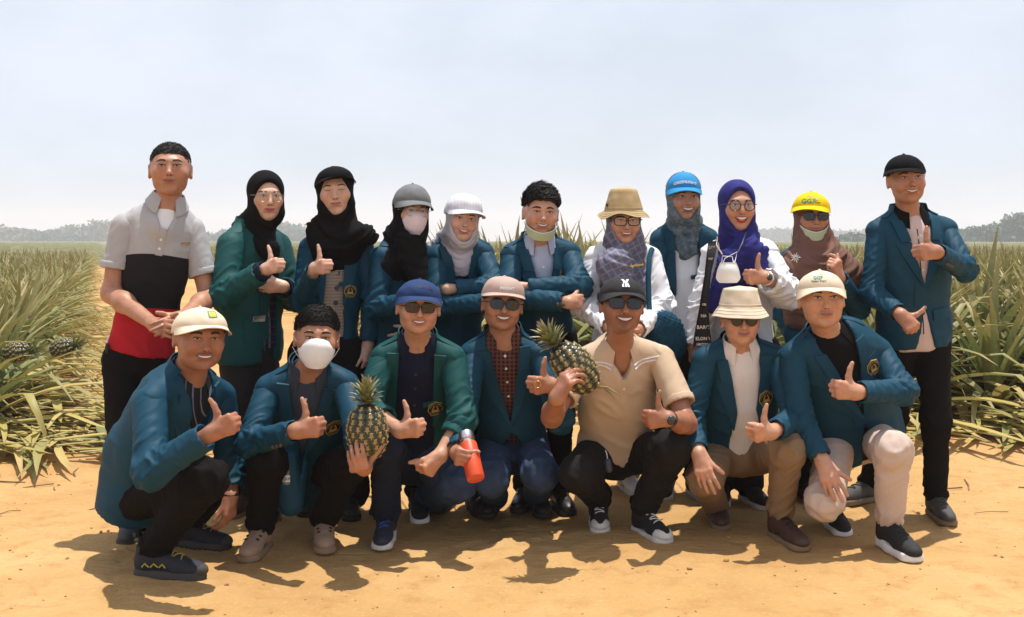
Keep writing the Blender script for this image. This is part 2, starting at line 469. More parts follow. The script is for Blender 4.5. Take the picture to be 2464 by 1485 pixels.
def leaf_matrix(az, tilt, ln, wid=1.0):
    return Matrix.Rotation(az, 4, 'Z') @ Matrix.Rotation(math.radians(tilt), 4, 'X') @ Matrix.Diagonal((ln, ln * wid, ln, 1))
def joined_plant(seed, n, s=1.0, low=.3, seg=None):
    r = random.Random(seed); VV = []; FF = []; CC = []; o = 0
    for k, i, az, ti, ln in plant_leaves(r, n, low):
        V, F, c = LEAF[k][i]
        if seg: V = V.reshape(-1, 3, 3)[::2].reshape(-1, 3); c = c.reshape(-1, 3, 3)[::2].reshape(-1, 3); F = gridfaces(len(V) // 3, 3)
        M = np.array(leaf_matrix(az, ti, ln * s, 1.0 if not seg else 1.3))
        VV.append(V @ M[:3, :3].T + M[:3, 3]); FF.append(F + o); CC.append(c); o += len(V)
    return np.concatenate(VV), np.concatenate(FF), np.concatenate(CC)
def in_field(X, Y):
    return (X < track_left(Y) - .45 and Y > 7.25) or (X > track_right(Y) + .45 and Y > 7.95 + max(0, (1.6 - X)) * .2)
def plant_spots():
    d = nrm(A3(-.367, 1, 0)); e = A3(d[1], -d[0], 0); S = []; r = random.Random(21)
    for i in range(-60, 90):
        for j in range(0, 190):
            st = .62
            p = e * (i * st + r.uniform(-.09, .09)) + d * (j * .5 + (i % 2) * .25 + r.uniform(-.1, .1)) + A3(0, 5, 0)
            if p[1] > 70 or abs(p[0]) > .475 * p[1] + 4.5: continue
            if in_field(p[0], p[1]): S.append((p[0], p[1]))
    S.sort(key=lambda q: q[1]); return S
SPOTS = plant_spots()
def plant_scale(x, y, r):
    s = r.uniform(1.06, 1.26)
    px = CX + FPX * x / y
    if x > track_right(y): s *= 1.20
    if 1040 < px < 1500 and y < 22: s *= 1.22 if y < 16 else 1.12
    return s
NEAR, MIDN = 70, 290
VAR = []
for i in range(7):
    V, F, c = joined_plant(100 + i, 44); VAR.append(mkmesh('foliage', V, F, LEAF_MAT, col=c))
def side_of(x, y): return 'left' if x < track_left(y) else 'right'
GRP = {'left': 'pineapple plants left of the track', 'right': 'pineapple plants right of the track'}
LAB = {('left', 0): 'grey green pineapple plant with drooping sword leaves at the left field edge',
       ('right', 0): 'olive pineapple plant with long arching leaves in the field behind the group on the right',
       ('left', 1): 'spiky pineapple plant deeper in the field left of the dirt track',
       ('right', 1): 'spiky pineapple plant deeper in the field behind and right of the group'}
far = []
# fraction hidden wholly behind the people is built like the rest: the rows run on behind them
n = -1
for x, y in SPOTS:
    if abs(x) < .475 * y + .9: n += 1
    r = random.Random(int(x * 1000) * 7 + int(y * 1000)); s = plant_scale(x, y, r); sd_ = side_of(x, y)
    if abs(x) >= .475 * y + .9: far.append((x, y, s, r.randrange(5), r.uniform(0, 6.28)))      # beyond the frame: the rows simply run on
    elif n < NEAR:
        root = mkobj('pineapple_plant', None, None, (x, y, .03)); root.empty_display_size = .1
        root.rotation_euler = (0, 0, r.uniform(0, 6.28))
        tag(root, LAB[(sd_, 0)], 'plant', GRP[sd_] + ', nearest rows')
        for k, i, az, ti, ln in plant_leaves(r, 52, .38):
            o = mkobj('leaf', LEAF_ME[k][i], root); o.matrix_basis = leaf_matrix(az, ti, ln * s * 1.12)
    elif n < NEAR + MIDN:
        o = mkobj('pineapple_plant', VAR[r.randrange(7)], None, (x, y, .03)); o.rotation_euler = (0, 0, r.uniform(0, 6.28)); o.scale = (s * 1.1,) * 3
        tag(o, LAB[(sd_, 1)], 'plant', GRP[sd_] + ', farther rows')
    else: far.append((x, y, s, r.randrange(5), r.uniform(0, 6.28)))
LOWV = [joined_plant(300 + i, 15, 1.05, .2, seg=True) for i in range(5)]
VV = []; FF = []; CC = []; o = 0
for x, y, s, v, a in far:
    if y > 40 and (int(x * 100) % 2): continue
    V, F, c = LOWV[v]; ca, sa = math.cos(a) * s, math.sin(a) * s
    VV.append(np.stack([V[:, 0] * ca - V[:, 1] * sa + x, V[:, 0] * sa + V[:, 1] * ca + y, V[:, 2] * s], 1)); FF.append(F + o); CC.append(c); o += len(V)
pf = mkobj('far_pineapple_rows', mkmesh('far_pineapple_rows', np.concatenate(VV), np.concatenate(FF), LEAF_MAT, col=np.concatenate(CC)))
tag(pf, 'far rows of pineapple plants merging towards the horizon', 'plants', kind='stuff')
# the rest of the plantation to the foot of the trees reads as a rough green surface
def far_field():
    xs = np.linspace(-260, 260, 300); ys = np.concatenate([np.linspace(58, 70, 14), np.geomspace(71, 640, 106)])
    X, Y = np.meshgrid(xs, ys, indexing='ij'); P = np.stack([X, Y, 0 * X], -1).reshape(-1, 3)
    Z = (.98 + .16 * pn(P * .9) + .10 * pn(P * .23)).reshape(X.shape) * np.clip((Y - 58) / 12, -.05, 1); Z = np.where((X > track_left(Y) - .5) & (X < track_right(Y) + .5), -.1, Z)
    t = NT('far_field'); v = t.coord(); n = t.noise(v, 1.3, 6, .7)
    t.fin(t.ramp(n, [(.35, (.10, .11, .04)), (.6, (.22, .20, .08)), (.8, (.34, .28, .12))]), .9, t.bump(n, 1, .5))
    tag(mkobj('far_field', mkmesh('far_field', np.stack([X, Y, Z], -1).reshape(-1, 3), gridfaces(300, 120), t.m)), 'distant green pineapple field up to the trees', kind='structure')
far_field()
# dry leaves lying on the sand along the field edges
def litter():
    VV = []; FF = []; CC = []; o = 0; r = random.Random(5)
    def add(x, y, az, ln, z, hue, bend, wid):
        nonlocal o
        V, F, c = leaf_geo(r.uniform(-2, 6), bend, hue, 6, .034 * wid, side=r.uniform(-.2, .2))
        V = V * ln; ca, sa = math.cos(az), math.sin(az)
        VV.append(np.stack([V[:, 0] * ca - V[:, 1] * sa + x, V[:, 0] * sa + V[:, 1] * ca + y, np.maximum(V[:, 2], -.02) + z], 1)); FF.append(F + o); CC.append(c); o += len(V)
    for i in range(560):
        if i % 2: x = r.uniform(-4.2, -2.25); y = r.uniform(6.6, 8.2); az = r.uniform(-1.5, .5)
        else: x = r.uniform(1.2, 4.4); y = r.uniform(7.15, 8.4); az = r.uniform(-2.2, -.2) if r.random() < .5 else r.uniform(-.4, .5)
        d = r.random()
        add(x, y, az, r.uniform(.5, 1.05), .03 + .14 * d * (1 if y > 7.2 else .4), r.uniform(.6, 1.0) if r.random() < .8 else r.uniform(.2, .5), r.uniform(0, 22), r.uniform(.7, 1.1))
    for i in range(260):                                                    # along the two track edges, farther off
        y = r.uniform(8, 22); s = r.random() < .5
        x = (track_left(y) - r.uniform(-.35, .5)) if s else (track_right(y) + r.uniform(-.35, .5))
        add(x, y, r.uniform(0, 6.28), r.uniform(.4, .9), .03, r.uniform(.5, 1), r.uniform(0, 20), 1)
    ob = mkobj('fallen_leaves', mkmesh('fallen_leaves', np.concatenate(VV), np.concatenate(FF), LEAF_MAT, col=np.concatenate(CC)))
    tag(ob, 'yellowed fallen pineapple leaves heaped along the field edges', 'leaves', kind='stuff')
litter()
# twigs, clods and chaff on the sand
def ground_bits():
    r = random.Random(9); parts = []; bits = []
    for i in range(24):
        x = r.uniform(-2.9, -1.7) if i % 3 else r.uniform(1.6, 3.0); y = r.uniform(5.2, 6.9); a = r.uniform(0, 3.14); l = r.uniform(.06, .28)
        z = ground_z(np.array([x]), np.array([y]))[0]; dx, dy = math.cos(a) * l / 2, math.sin(a) * l / 2
        parts.append(tube([(x - dx, y - dy, z + .004), (x + r.uniform(-.02, .02), y + r.uniform(-.02, .02), z + .008), (x + dx, y + dy, z + .005)], r.uniform(.0015, .0045), 5))
    V, F = joinf(parts)
    tag(mkobj('twigs', mkmesh('twigs', V, F, plain('dry_twig', (.20, .12, .065), .9))), 'thin dry twigs and chaff strewn on the sand', 'twigs', kind='stuff')
    ico = bmesh.new(); bmesh.ops.create_icosphere(ico, subdivisions=1, radius=1); iv = np.array([v.co[:] for v in ico.verts]); fi = [[v.index for v in f.verts] for f in ico.faces]; ico.free()
    for i in range(800):
        x = r.uniform(-2.6, 2.6); y = r.uniform(3.2, 6.8); s = r.uniform(.002, .006) if r.random() < .93 else r.uniform(.007, .014)
        z = ground_z(np.array([x]), np.array([y]))[0]
        v = iv * np.array([r.uniform(.7, 1.3), r.uniform(.7, 1.3), r.uniform(.5, .8)]) * (1 + .25 * np.sin(iv[:, [1, 2, 0]] * 5 + i)) * s + (x, y, z + s * .3)
        bits.append((v, fi))
    V, F = joinf(bits)
    tag(mkobj('clods', mkmesh('clods', V, F, plain('clod', (.40, .225, .088), .95, var=.3, scale=30))), 'small reddish clods and pebbles scattered over the sand', 'pebbles', kind='stuff')
ground_bits()

# ------------------------------------------------------------------ far woods and hill on the horizon
def woods(name, label, spec, seed, col, group=None):
    """spec: (x, y, base z, height, radius) of crowns; each crown a cloud of leaf clumps round a trunk"""
    r = np.random.RandomState(seed); VV = []; o = 0
    q = np.array([(-1, -1, 0), (1, -1, 0), (1, 1, 0), (-1, 1, 0)], float)
    for (x, y, z, h, rad) in spec:
        n = 210
        d = r.normal(size=(n, 3)); d /= np.linalg.norm(d, axis=1)[:, None]
        c = d * (r.uniform(.25, 1, n) ** .5)[:, None] * np.array([rad, rad, h * .5]) * r.uniform(.75, 1.15, (n, 1)) + (x, y, z + h * .55)
        for k in range(n):
            M = np.linalg.qr(r.normal(size=(3, 3)))[0]; s = rad * r.uniform(.06, .15)
            VV.append((q * (s, s * .7, 1)) @ M.T + c[k])
    V = np.concatenate(VV); F = np.arange(len(V)).reshape(-1, 4)
    t = NT(name); v = t.coord(); n = t.noise(v, .35, 4); 
    t.fin(t.ramp(n, [(.3, scl(col, .7)), (.7, scl(col, 1.35))]), .85)
    tag(mkobj(name, mkmesh(name, V, F, t.m, smooth=False)), label, 'trees', kind='stuff')
def wood_specs():
    r = random.Random(2); L = []; R = []; M = []
    for i in range(150):                                                   # left wood: px 0..760, tops near row 535..560
        y = r.uniform(620, 760); px = r.uniform(-60, 760); top = 545 + 14 * math.sin(px / 60) + (8 if px > 300 else 0) + r.uniform(-6, 10)
        h = EYE + (580 - top) / FPX * y; L.append(((px - CX) / FPX * y, y, -1, h + 1, r.uniform(6, 10)))
    for i in range(170):                                                   # low wooded rise on the right
        y = r.uniform(340, 440); px = r.uniform(2040, 2560); k = np.interp(px, [2040, 2150, 2330, 2400, 2440, 2540], [566, 560, 552, 540, 524, 510]); top = k + r.uniform(-5, 9)
        h = EYE + (580 - top) / FPX * y; R.append(((px - CX) / FPX * y, y, max(-1, h - 9), min(h + 1, 10), r.uniform(3, 5)))
    for i in range(170):
        y = r.uniform(900, 1100); px = r.uniform(1780, 2560); top = 556 + 3 * math.sin(px / 45) + r.uniform(-3, 5)
        h = EYE + (580 - top) / FPX * y; M.append(((px - CX) / FPX * y, y, -1, h + 1, r.uniform(10, 16)))
    return L, R, M
Lw, Rw, Mw = wood_specs()
woods('left_wood', 'hazy grey green wood on the horizon at the left', Lw, 1, (.105, .100, .055))
woods('right_wood', 'hazy dark green wooded rise on the horizon at the far right', Rw, 2, (.045, .075, .032))
woods('distant_wood', 'faint blue green line of woods far behind the right field', Mw, 3, (.05, .085, .06))
def hills():
    px = np.linspace(1700, 2750, 90); y0 = 1400.0
    top = 561 - 5 * np.exp(-((px - 2350) / 220) ** 2) - 9 * np.exp(-((px - 2560) / 120) ** 2) + 1.2 * np.sin(px / 31)
    rows = []
    for f in np.linspace(0, 1, 8):
        Y = y0 + 160 * f; h = (EYE + (580 - top) / FPX * y0) * math.sin(f * math.pi / 2 + .0) 
        rows.append(np.stack([(px - CX) / FPX * Y, np.full_like(px, Y), h - 1], -1))
    t = NT('hill'); v = t.coord(); n = t.noise(v, .05, 5); t.fin(t.ramp(n, [(.3, (.05, .08, .05)), (.7, (.10, .12, .07))]), .9)
    tag(mkobj('hills', mkmesh('hills', np.array(rows).reshape(-1, 3), gridfaces(8, 90), t.m)), 'low blue green hills on the right horizon', kind='structure')
hills()
# ------------------------------------------------------------------ hazy air
def haze():
    bm = bmesh.new(); bmesh.ops.create_cube(bm, size=1)
    for v in bm.verts: v.co = ((v.co.x) * 2400, v.co.y * 2000 + 900, v.co.z * 47 + 21.5)
    me = bpy.data.meshes.new('haze'); bm.to_mesh(me); bm.free()
    m = bpy.data.materials.new('haze'); m.use_nodes = True; t = m.node_tree; t.nodes.clear()
    o = t.nodes.new('ShaderNodeOutputMaterial'); p = t.nodes.new('ShaderNodeVolumePrincipled')
    p.inputs['Color'].default_value = (.93, .95, 1, 1); p.inputs['Density'].default_value = .0009; p.inputs['Anisotropy'].default_value = .2
    t.links.new(p.outputs[0], o.inputs['Volume']); me.materials.append(m)
    tag(mkobj('haze', me), 'pale dry-season haze in the air', kind='stuff')
haze()
# ------------------------------------------------------------------ people: materials
def skin_material():
    t = NT('skin'); at = t.n('Attribute'); at.attribute_name = 'Col'; v = t.coord()
    n = t.noise(v, 90, 4); c = t.mix(at.outputs['Color'], t.mix(at.outputs['Color'], (.30, .08, .045), .22), n)
    n2 = t.noise(v, 420, 3); n3 = t.noise(v, 28, 3); c = t.mix(c, t.mix(c, (.16, .055, .03), .35), t.ramp(n3, [(.48, (0, 0, 0)), (.75, (1, 1, 1))]))
    t.fin(c, t.math('ADD', t.math('MULTIPLY', n, .22), .33), t.bump(n2, .22, .0015), Specular_IOR_Level=.45, Subsurface_Weight=.10, Subsurface_Scale=.006)
    t.b.inputs['Subsurface Radius'].default_value = (1, .35, .2)
    return t.m
SKIN = skin_material()
def hair_material():
    t = NT('black_hair'); v = t.coord((1, 1, .22)); n = t.noise(v, 260, 3, .6)
    t.fin(t.ramp(n, [(.3, (.003, .0028, .0026)), (.75, (.014, .012, .011))]), .45, t.bump(n, .9, .006), Specular_IOR_Level=.35); return t.m
HAIR = hair_material()
BLAZER = cloth('teal_blazer', (.0072, .0500, .0860), .60, .10, 1100, .18, .10, .0, .16)
GREEN = cloth('green_blazer', (.0090, .0660, .0660), .62, .10, 1100, .18, .10, .0, .16)
WHITEC = cloth('white_cotton', (.74, .74, .76), .8, .04, 900, .2, .5)
BLACKC = cloth('black_cloth', (.0075, .007, .0075), .85, .25, 900, .2, .5, spec=.07)
BLACKT = cloth('black_trousers', (.0085, .0075, .0075), .85, .3, 900, .25, .6, spec=.07)
NAVY = cloth('navy_shirt', (.010, .012, .030), .8, .15)
TAN = cloth('tan_pique', (.56, .42, .29), .85, .07, 600, .4, .45)
BEIGE = cloth('brown_khaki', (.235, .155, .090), .85, .10, 800, .3, .6)
CREAMT = cloth('pale_chino', (.56, .44, .37), .85, .06, 800, .3, .6)
CREAM = cloth('cream_twill', (.66, .56, .42), .85, .06, 700, .35, .3)
JEANS = cloth('blue_denim', (.034, .056, .108), .85, .55, 500, .5, .7)
JEANSD = cloth('dark_denim', (.012, .018, .036), .85, .35, 500, .5, .7)
TEETH = plain('teeth', (.72, .68, .60), .3)
EYEW = plain('eye_white', (.55, .52, .49), .3); IRIS = plain('iris', (.012, .007, .005), .15)
LASH = plain('brow_hair', (.022, .015, .012), .8, var=.6, scale=600)
RUBBERW = plain('white_rubber', (.60, .58, .54), .6, var=.15); RUBBERB = plain('dark_rubber', (.018, .016, .015), .7)
FRAMEB = plain('black_frame', (.008, .008, .009), .25); METALF = plain('thin_metal', (.45, .36, .26), .3, 1.0)
STEEL = plain('brushed_steel', (.62, .62, .63), .28, 1.0); GOLD = plain('gold_thread', (.52, .33, .075), .55); DARKP = plain('patch_black', (.010, .010, .012), .8)
def lens_mat(name, tint, op):
    t = NT(name); tr = t.n('BsdfTransparent'); gl = t.n('BsdfGlossy'); gl.inputs['Roughness'].default_value = .03; df = t.n('BsdfDiffuse'); df.inputs['Color'].default_value = (*tint, 1)
    tr.inputs['Color'].default_value = (1, 1, 1, 1)
    m1 = t.n('MixShader'); m1.inputs[0].default_value = op; t.l(tr.outputs[0], m1.inputs[1]); t.l(df.outputs[0], m1.inputs[2])
    m2 = t.n('MixShader'); m2.inputs[0].default_value = .06; t.l(m1.outputs[0], m2.inputs[1]); t.l(gl.outputs[0], m2.inputs[2]); t.l(m2.outputs[0], t.o.inputs['Surface']); return t.m
SUNLENS = lens_mat('dark_lens', (.008, .007, .009), .955); CLEARLENS = lens_mat('clear_lens', (.6, .6, .6), .05)

# ------------------------------------------------------------------ patches laid on a surface
def band(proj, top, bot, m=5, th=.002, bulge=0.0, sink=.0015, lift=0.0, ease=False):
    """a strip between two curves given in the surface's own 2-D coordinates"""
    top = np.asarray(top, float); bot = np.asarray(bot, float); n = len(top)
    ts = np.linspace(0, 1, m)
    uv = top[:, None] * (1 - ts)[None, :, None] + bot[:, None] * ts[None, :, None]
    P, N = proj(uv.reshape(-1, 2)); P = P.reshape(n, m, 3); N = np.broadcast_to(N, (n * m, 3)).reshape(n, m, 3)
    b = (1 - (2 * ts - 1) ** 2)[None, :, None] * np.sin(np.linspace(0, math.pi, n))[:, None, None] ** .5 * bulge if bulge else 0
    G = P - N * sink + N * (lift * ts ** 1.5)[None, :, None] * .6
    if ease: e = np.minimum(1, .12 + np.arange(n) / 2.0)[:, None, None]; G = P - N * sink + N * (lift * ts ** 1.5)[None, :, None] * .6 * e; return slab(G, ((th + sink) + b + (lift * ts ** 1.5)[None, :, None] * .4) * e, N)
    return slab(G, (th + sink) + b + (lift * ts ** 1.5)[None, :, None] * .4, N)
def fan(proj, poly, rings=3, th=.002, bulge=0.0, sink=.0015):
    poly = np.asarray(poly, float); c = poly.mean(0); n = len(poly)
    uv = [c[None]]; off = [th + bulge]
    for k in range(1, rings + 1):
        f = k / rings; uv.append(c + (poly - c) * f); off += [th + bulge * (1 - f * f)] * n
    uv.append(poly); off += [-sink] * n
    P, N = proj(np.concatenate(uv)); P = P + np.broadcast_to(N, P.shape) * np.array(off)[:, None]
    F = [[0, 1 + (j + 1) % n, 1 + j][::-1] for j in range(n)]
    for k in range(rings):
        a = 1 + k * n; b = a + n
        F += [[a + j, b + j, b + (j + 1) % n, a + (j + 1) % n] for j in range(n)]
    return P, F
def circle(cx, cy, r, n=14, sx=1.0): return [(cx + r * sx * math.cos(i / n * 6.2832), cy + r * math.sin(i / n * 6.2832)) for i in range(n)]

# ------------------------------------------------------------------ people: limbs and folds
def chain(V, pts):
    best = np.full(len(V), 9e9); T = np.zeros(len(V)); R = np.zeros_like(V); J = np.full(len(V), 9.0); acc = 0
    for i in range(len(pts) - 1):
        a, b = pts[i], pts[i + 1]; ba = b - a; L = np.linalg.norm(ba) + 1e-9
        h = np.clip((V - a) @ ba / L ** 2, 0, 1); q = V - a - h[:, None] * ba; d = np.linalg.norm(q, axis=1)
        m = d < best; best[m] = d[m]; T[m] = acc + h[m] * L; R[m] = q[m] / (d[m][:, None] + 1e-9); acc += L
    for p in pts[1:-1]: J = np.minimum(J, np.linalg.norm(V - p, axis=1))
    return T, R, J, acc
def tube_folds(V, Q, pts, amp, freq, seed, joint=2.0, end=0.0):
    N = vnormals(V, Q); T, R, J, L = chain(V, pts)
    q = np.stack([T * freq + R[:, 0] * 1.1, R[:, 1] * 1.2 + seed * 3.7, R[:, 2] * 1.2 - seed * 1.3], 1)
    q[:, 0] += .5 * pn(V * 9 + seed)
    n = pn(q); n2 = pn(q * 2.1 + 7)
    f = 1.35 * np.exp(-(n / .26) ** 2) - .55 + .25 * n2
    a = amp * (.30 + joint * np.exp(-(J / .10) ** 2) + end * np.exp(-((L - T) / .09) ** 2))
    return V + N * (a * f)[:, None]
HANDS = {'wrap': ([(62, 66, 40), (62, 66, 40), (64, 66, 40), (66, 66, 40)], (.15, .55, .80), 2), 'cup2': ([(66, 22, 14), (68, 24, 14), (68, 24, 14), (70, 24, 14)], (.85, .25, .55), 10),   # curls of index..little finger (three joints each), thumb direction (t, d, p), spread
    'thumb': ([(82, 98, 60)] * 4, (.97, .05, -.05), 0.0), 'flat': ([(18, 22, 14), (14, 20, 12), (16, 22, 14), (22, 26, 16)], (.62, .74, .22), 9),
    'fist': ([(80, 98, 62)] * 4, (.35, .70, .62), 0.0), 'grip': ([(30, 44, 30), (34, 46, 32), (36, 48, 34), (40, 50, 36)], (.75, .35, .60), 4),
    'cup': ([(38, 34, 20), (40, 36, 22), (42, 38, 22), (46, 40, 22)], (.80, .30, .52), 9), 'hang': ([(28, 30, 18), (30, 34, 20), (34, 38, 22), (40, 42, 24)], (.45, .85, .30), 3),
    'point': ([(8, 8, 5), (75, 95, 60), (80, 98, 60), (82, 98, 60)], (.6, .6, .3), 0), 'heart': ([(48, 40, 30), (78, 95, 60), (82, 98, 60), (84, 98, 60)], (.62, .62, .48), 0)}
def hand_sdf(s, wr, d, t, side, pose, sc=1.0):
    d = nrm(d); t = nrm(np.asarray(t, float) - d * (np.asarray(t, float) @ d)); p = np.cross(t, d) if side == 'R' else np.cross(d, t)
    def H(x, y, z): return wr + (t * x + d * y + p * z) * sc          # thumb side, towards fingers, towards palm
    curls, tv, spread = HANDS[pose]
    roots = [(.027, .084), (.008, .088), (-.012, .084), (-.030, .076)]
    seg = [(.043, .026, .021), (.047, .030, .022), (.043, .028, .021), (.034, .021, .019)]; rad = [.0098, .0102, .0097, .0086]
    for i, (x, y) in enumerate(roots):
        s.cap(H(x * .55, .008, .004), H(x, y, 0), .0155 * sc, .0128 * sc, .014 * sc)
    s.cap(H(.016, .02, .006), H(.024, .06, .004), .016 * sc, .012 * sc, .014 * sc)
    for i, (x, y) in enumerate(roots):
        q = H(x, y, 0); a = 0; az = math.radians(spread * (1.5 - i) / 1.5) if i < 3 else math.radians(-spread * .9)
        for k in range(3):
            a += math.radians(curls[i][k]); v = (d * math.cos(a) + p * math.sin(a)) * math.cos(az) + t * math.sin(az) * (math.cos(a) if a < 1.6 else 0)
            e = q + nrm(v) * seg[i][k] * sc; r0_ = rad[i] * (1 - .07 * k) * sc
            s.cap(q, e, r0_, r0_ * .93, .0035 * sc if k else .008 * sc); q = e
    tv = nrm(tv); tw = t * tv[0] + d * tv[1] + p * tv[2]
    q = H(.020, .022, .010); e = q + nrm(tw + d * .55) * .042 * sc
    s.cap(q, e, .0165 * sc, .0135 * sc, .012 * sc)
    e2 = e + nrm(tw) * .034 * sc; s.cap(e, e2, .0130 * sc, .0112 * sc, .006 * sc)
    bend = -d * .25 if pose == 'thumb' else d * .1
    e3 = e2 + nrm(tw + bend) * .026 * sc; s.cap(e2, e3, .0112 * sc, .0088 * sc, .004 * sc)
    return H
class Person:
    def __init__(s, label, base, skin, name='person'):
        s.root = mkobj(name, None, None, tuple(base)); s.root.empty_display_size = .2
        tag(s.root, label, 'person'); s.base = np.asarray(base, float); s.skin = np.asarray(skin, float); s.bp = []; s.seed = (sum(map(ord, label)) % 97) / 7.0
    def add(s, name, V, F, mat, parent=None, **kw):
        o = mkobj(name, mkmesh(name, np.asarray(V) - s.base, F, mat, **kw), parent or s.root); return o
    def skin_part(s, V, Q, col=None):
        if col is None:
            n = pn(V * 22)[:, None]; col = s.skin * (1 + .10 * n)
        s.bp.append((V, Q, col))
    def finish_body(s):
        V = np.concatenate([b[0] for b in s.bp]); o = 0; F = []
        for v, q, c in s.bp: F.append(q + o); o += len(v)
        s.add('body', V, np.concatenate(F), SKIN, col=np.concatenate([b[2] for b in s.bp]))
    # ---- skeleton
    def frame(s, N, P, SR, SL):
        s.N, s.P, s.SR, s.SL = N, P, SR, SL
        s.w = nrm(N - P); u = SL - SR; s.u = nrm(u - s.w * (u @ s.w)); s.v = np.cross(s.u, s.w); s.sw = np.linalg.norm(SL - SR) / 2
    def core(s, pts_arm, pts_leg):
        b = Sd(); b.cap(s.N, s.P, .06, .07, .05)
        for S_, E, Wr in pts_arm: b.cap(s.N - s.w * .05, S_, .035, .03, .03).cap(S_, E, .030, .028, .03).cap(E, lerp(E, Wr, .8), .028, .022, .03)
        for H_, K, An in pts_leg: b.cap(s.P, H_, .05, .05, .03).cap(H_, K, .05, .035, .03).cap(K, An, .035, .03, .03)
        V, Q = b.mesh(.018); s.skin_part(V, Q)
    # ---- torso garment
    def torso_sdf(s, hem, off=0.0, depth=.66, belly=0.0, flare=0.0, top=.15, wide=1.0):
        u, v, w = s.u, s.v, s.w; N, P = s.N, s.P; sw = s.sw * wide
        S = np.stack([u, v / depth, w])
        t = Sd(); L = np.linalg.norm(N - P)
        t.cap(N - w * top, N - w * min(.30, L * .6), sw * .99 - off, sw * .99 - off, .03, S)
        t.cap(N - w * min(.28, L * .55), P, sw * .96 - off, sw * (.97 + flare * .5) - off, .04, S)
        t.cap(P, P - w * (hem + .2), sw * (.98 + flare * .5) - off, sw * (1.04 + flare) - off, .04, S)
        t.cap(N - w * .10 + v * .030, N - w * .014 + v * .004, .074 - off, .0625 - off * .35, .03)
        if belly: t.ell(lerp(N, P, .75) + v * .05, (.13 - off, .09 + belly - off, .15 - off), np.stack([u, v, w]), .06)
        for q in (s.SR, s.SL): t.cap(N + w * .004 - v * .022, q + (N - q) * .06, .056 - off, .057 - off, .03)
        return t
    def torso(s, name, mat, hem=.10, off=0.0, opening=None, h=.0095, fold=.006, extra=None, **kw):
        t = s.torso_sdf(hem, off, **kw); s.tfield = Sd(); s.tfield.p = list(t.p)
        if extra: 
            extra(t)
        t.plane(s.P - s.w * hem, -s.w)
        if opening is not None:
            o_ = np.array(opening, float)                 # rows: distance below the neck, left and right limit
            def carve(P):
                q = P - s.N; uu = q @ s.u; dd = -(q @ s.w); vv = q @ s.v
                c = np.minimum(uu - np.interp(dd, o_[:, 0], o_[:, 1]), np.interp(dd, o_[:, 0], o_[:, 2]) - uu)
                return np.minimum(c, vv + .01)
            t.fn(carve)
        V, Q = t.mesh(h)
        N = vnormals(V, Q); q = V - s.N; c = np.stack([q @ s.u * 7, q @ s.w * 2.6, q @ s.v * 7 + s.seed], 1)
        c2 = np.stack([q @ s.u * 9 + q @ s.w * 9, q @ s.w * 5 - q @ s.u * 4, q @ s.v * 6 - s.seed], 1)
        low = np.clip(-(q @ s.w) / .35, .25, 1.3)
        rg = 1.3 * np.exp(-(pn(c2) / .22) ** 2) - .5; V = V + N * (fold * (1.0 * pn(c) * low + .60 * rg))[:, None]
        return s.add(name, V, Q, mat)
    def proj(s, extra=.0):
        """front surface of the torso: (across, below the neck) -> point, direction"""
        def f(uv):
            P0 = s.N + uv[:, :1] * s.u - uv[:, 1:2] * s.w + s.v * .42
            return s.tfield.project(P0, -s.v) + s.v * extra, s.v
        return f
    def lapels(s, parent, mat, opening, width=.062, notch=.115, bottom=None, collar=True):
        o_ = np.array(opening, float); bottom = bottom or o_[next(i for i in range(len(o_)) if o_[i][2] - o_[i][1] < .01)][0]; pr = s.proj(.001)
        for side in (-1, 1):
            col = 1 if side < 0 else 2
            def inner(d): return np.interp(d, o_[:, 0], o_[:, col])
            ds = np.linspace(notch, bottom, 12); f = (ds - notch) / (bottom - notch)
            wi = width * (1 - f ** 1.6) + .004; wi[0] = width * .98
            a = np.stack([inner(ds) - side * .004, ds], 1); b = np.stack([inner(ds) + side * wi, ds - .012 * (1 - f)], 1)
            V, F = band(pr, a, b, 6, .0045, .0, lift=.006, ease=True); s.add('lapel', V, F, mat, parent, sharp=50)
            ds = np.linspace(.015, notch - .004, 6); f = (ds - .015) / (notch - .02)
            a = np.stack([inner(ds) - side * .004, ds], 1); b = np.stack([inner(ds) + side * (.046 - .004 * f), ds + .010 * f - .004], 1)
            V, F = band(pr, a, b, 5, .0065, .0, lift=.005); s.add('collar_leaf', V, F, mat, parent, sharp=50)
        if collar: s.collar(parent, mat, .080, .094, .040, back=True, name='collar')
    def collar(s, parent, mat, r0=.066, r1=.085, hgt=.035, gap=35, point=.055, back=False, name='collar', th=.004, ctr=None, drop=.0, stripes=None):
        """a folded collar round the neck; with back=True only the part behind the lapels"""
        c = (s.N if ctr is None else ctr) - s.v * .010 + s.w * .018; n = 40
        g = 70 if back else gap
        ph = np.radians(np.linspace(g, 360 - g, n)); rows = []
        for k in range(5):
            f = k / 4; row = []
            for p in ph:
                front = max(0, math.cos(p)) ** 1.5 if not back else 0
                r = r0 + (r1 - r0) * f + .012 * front * f; z = hgt * (1 - f) - f * (point * front + .012) + .016 * (1 - abs(math.cos(p / 2))) * 0 - drop
                z += -.010 * math.cos(p) * (1 if not back else .6)
                row.append(c + s.u * (-math.sin(p)) * r * 1.06 + s.v * math.cos(p) * r * .95 + s.w * z)
            rows.append(row)
        G = np.array(rows); flat = G.reshape(-1, 3); dirs = flat - c; dirs -= (dirs @ s.w)[:, None] * s.w * .4; dirs /= np.linalg.norm(dirs, axis=1)[:, None]
        for _ in range(6): flat = flat + dirs * np.clip(.004 - s.tfield.ev(flat), 0, .02)[:, None]
        G = flat.reshape(G.shape)
        V, F = slab(G, th); o = s.add(name, V, F, mat, parent, sharp=60)
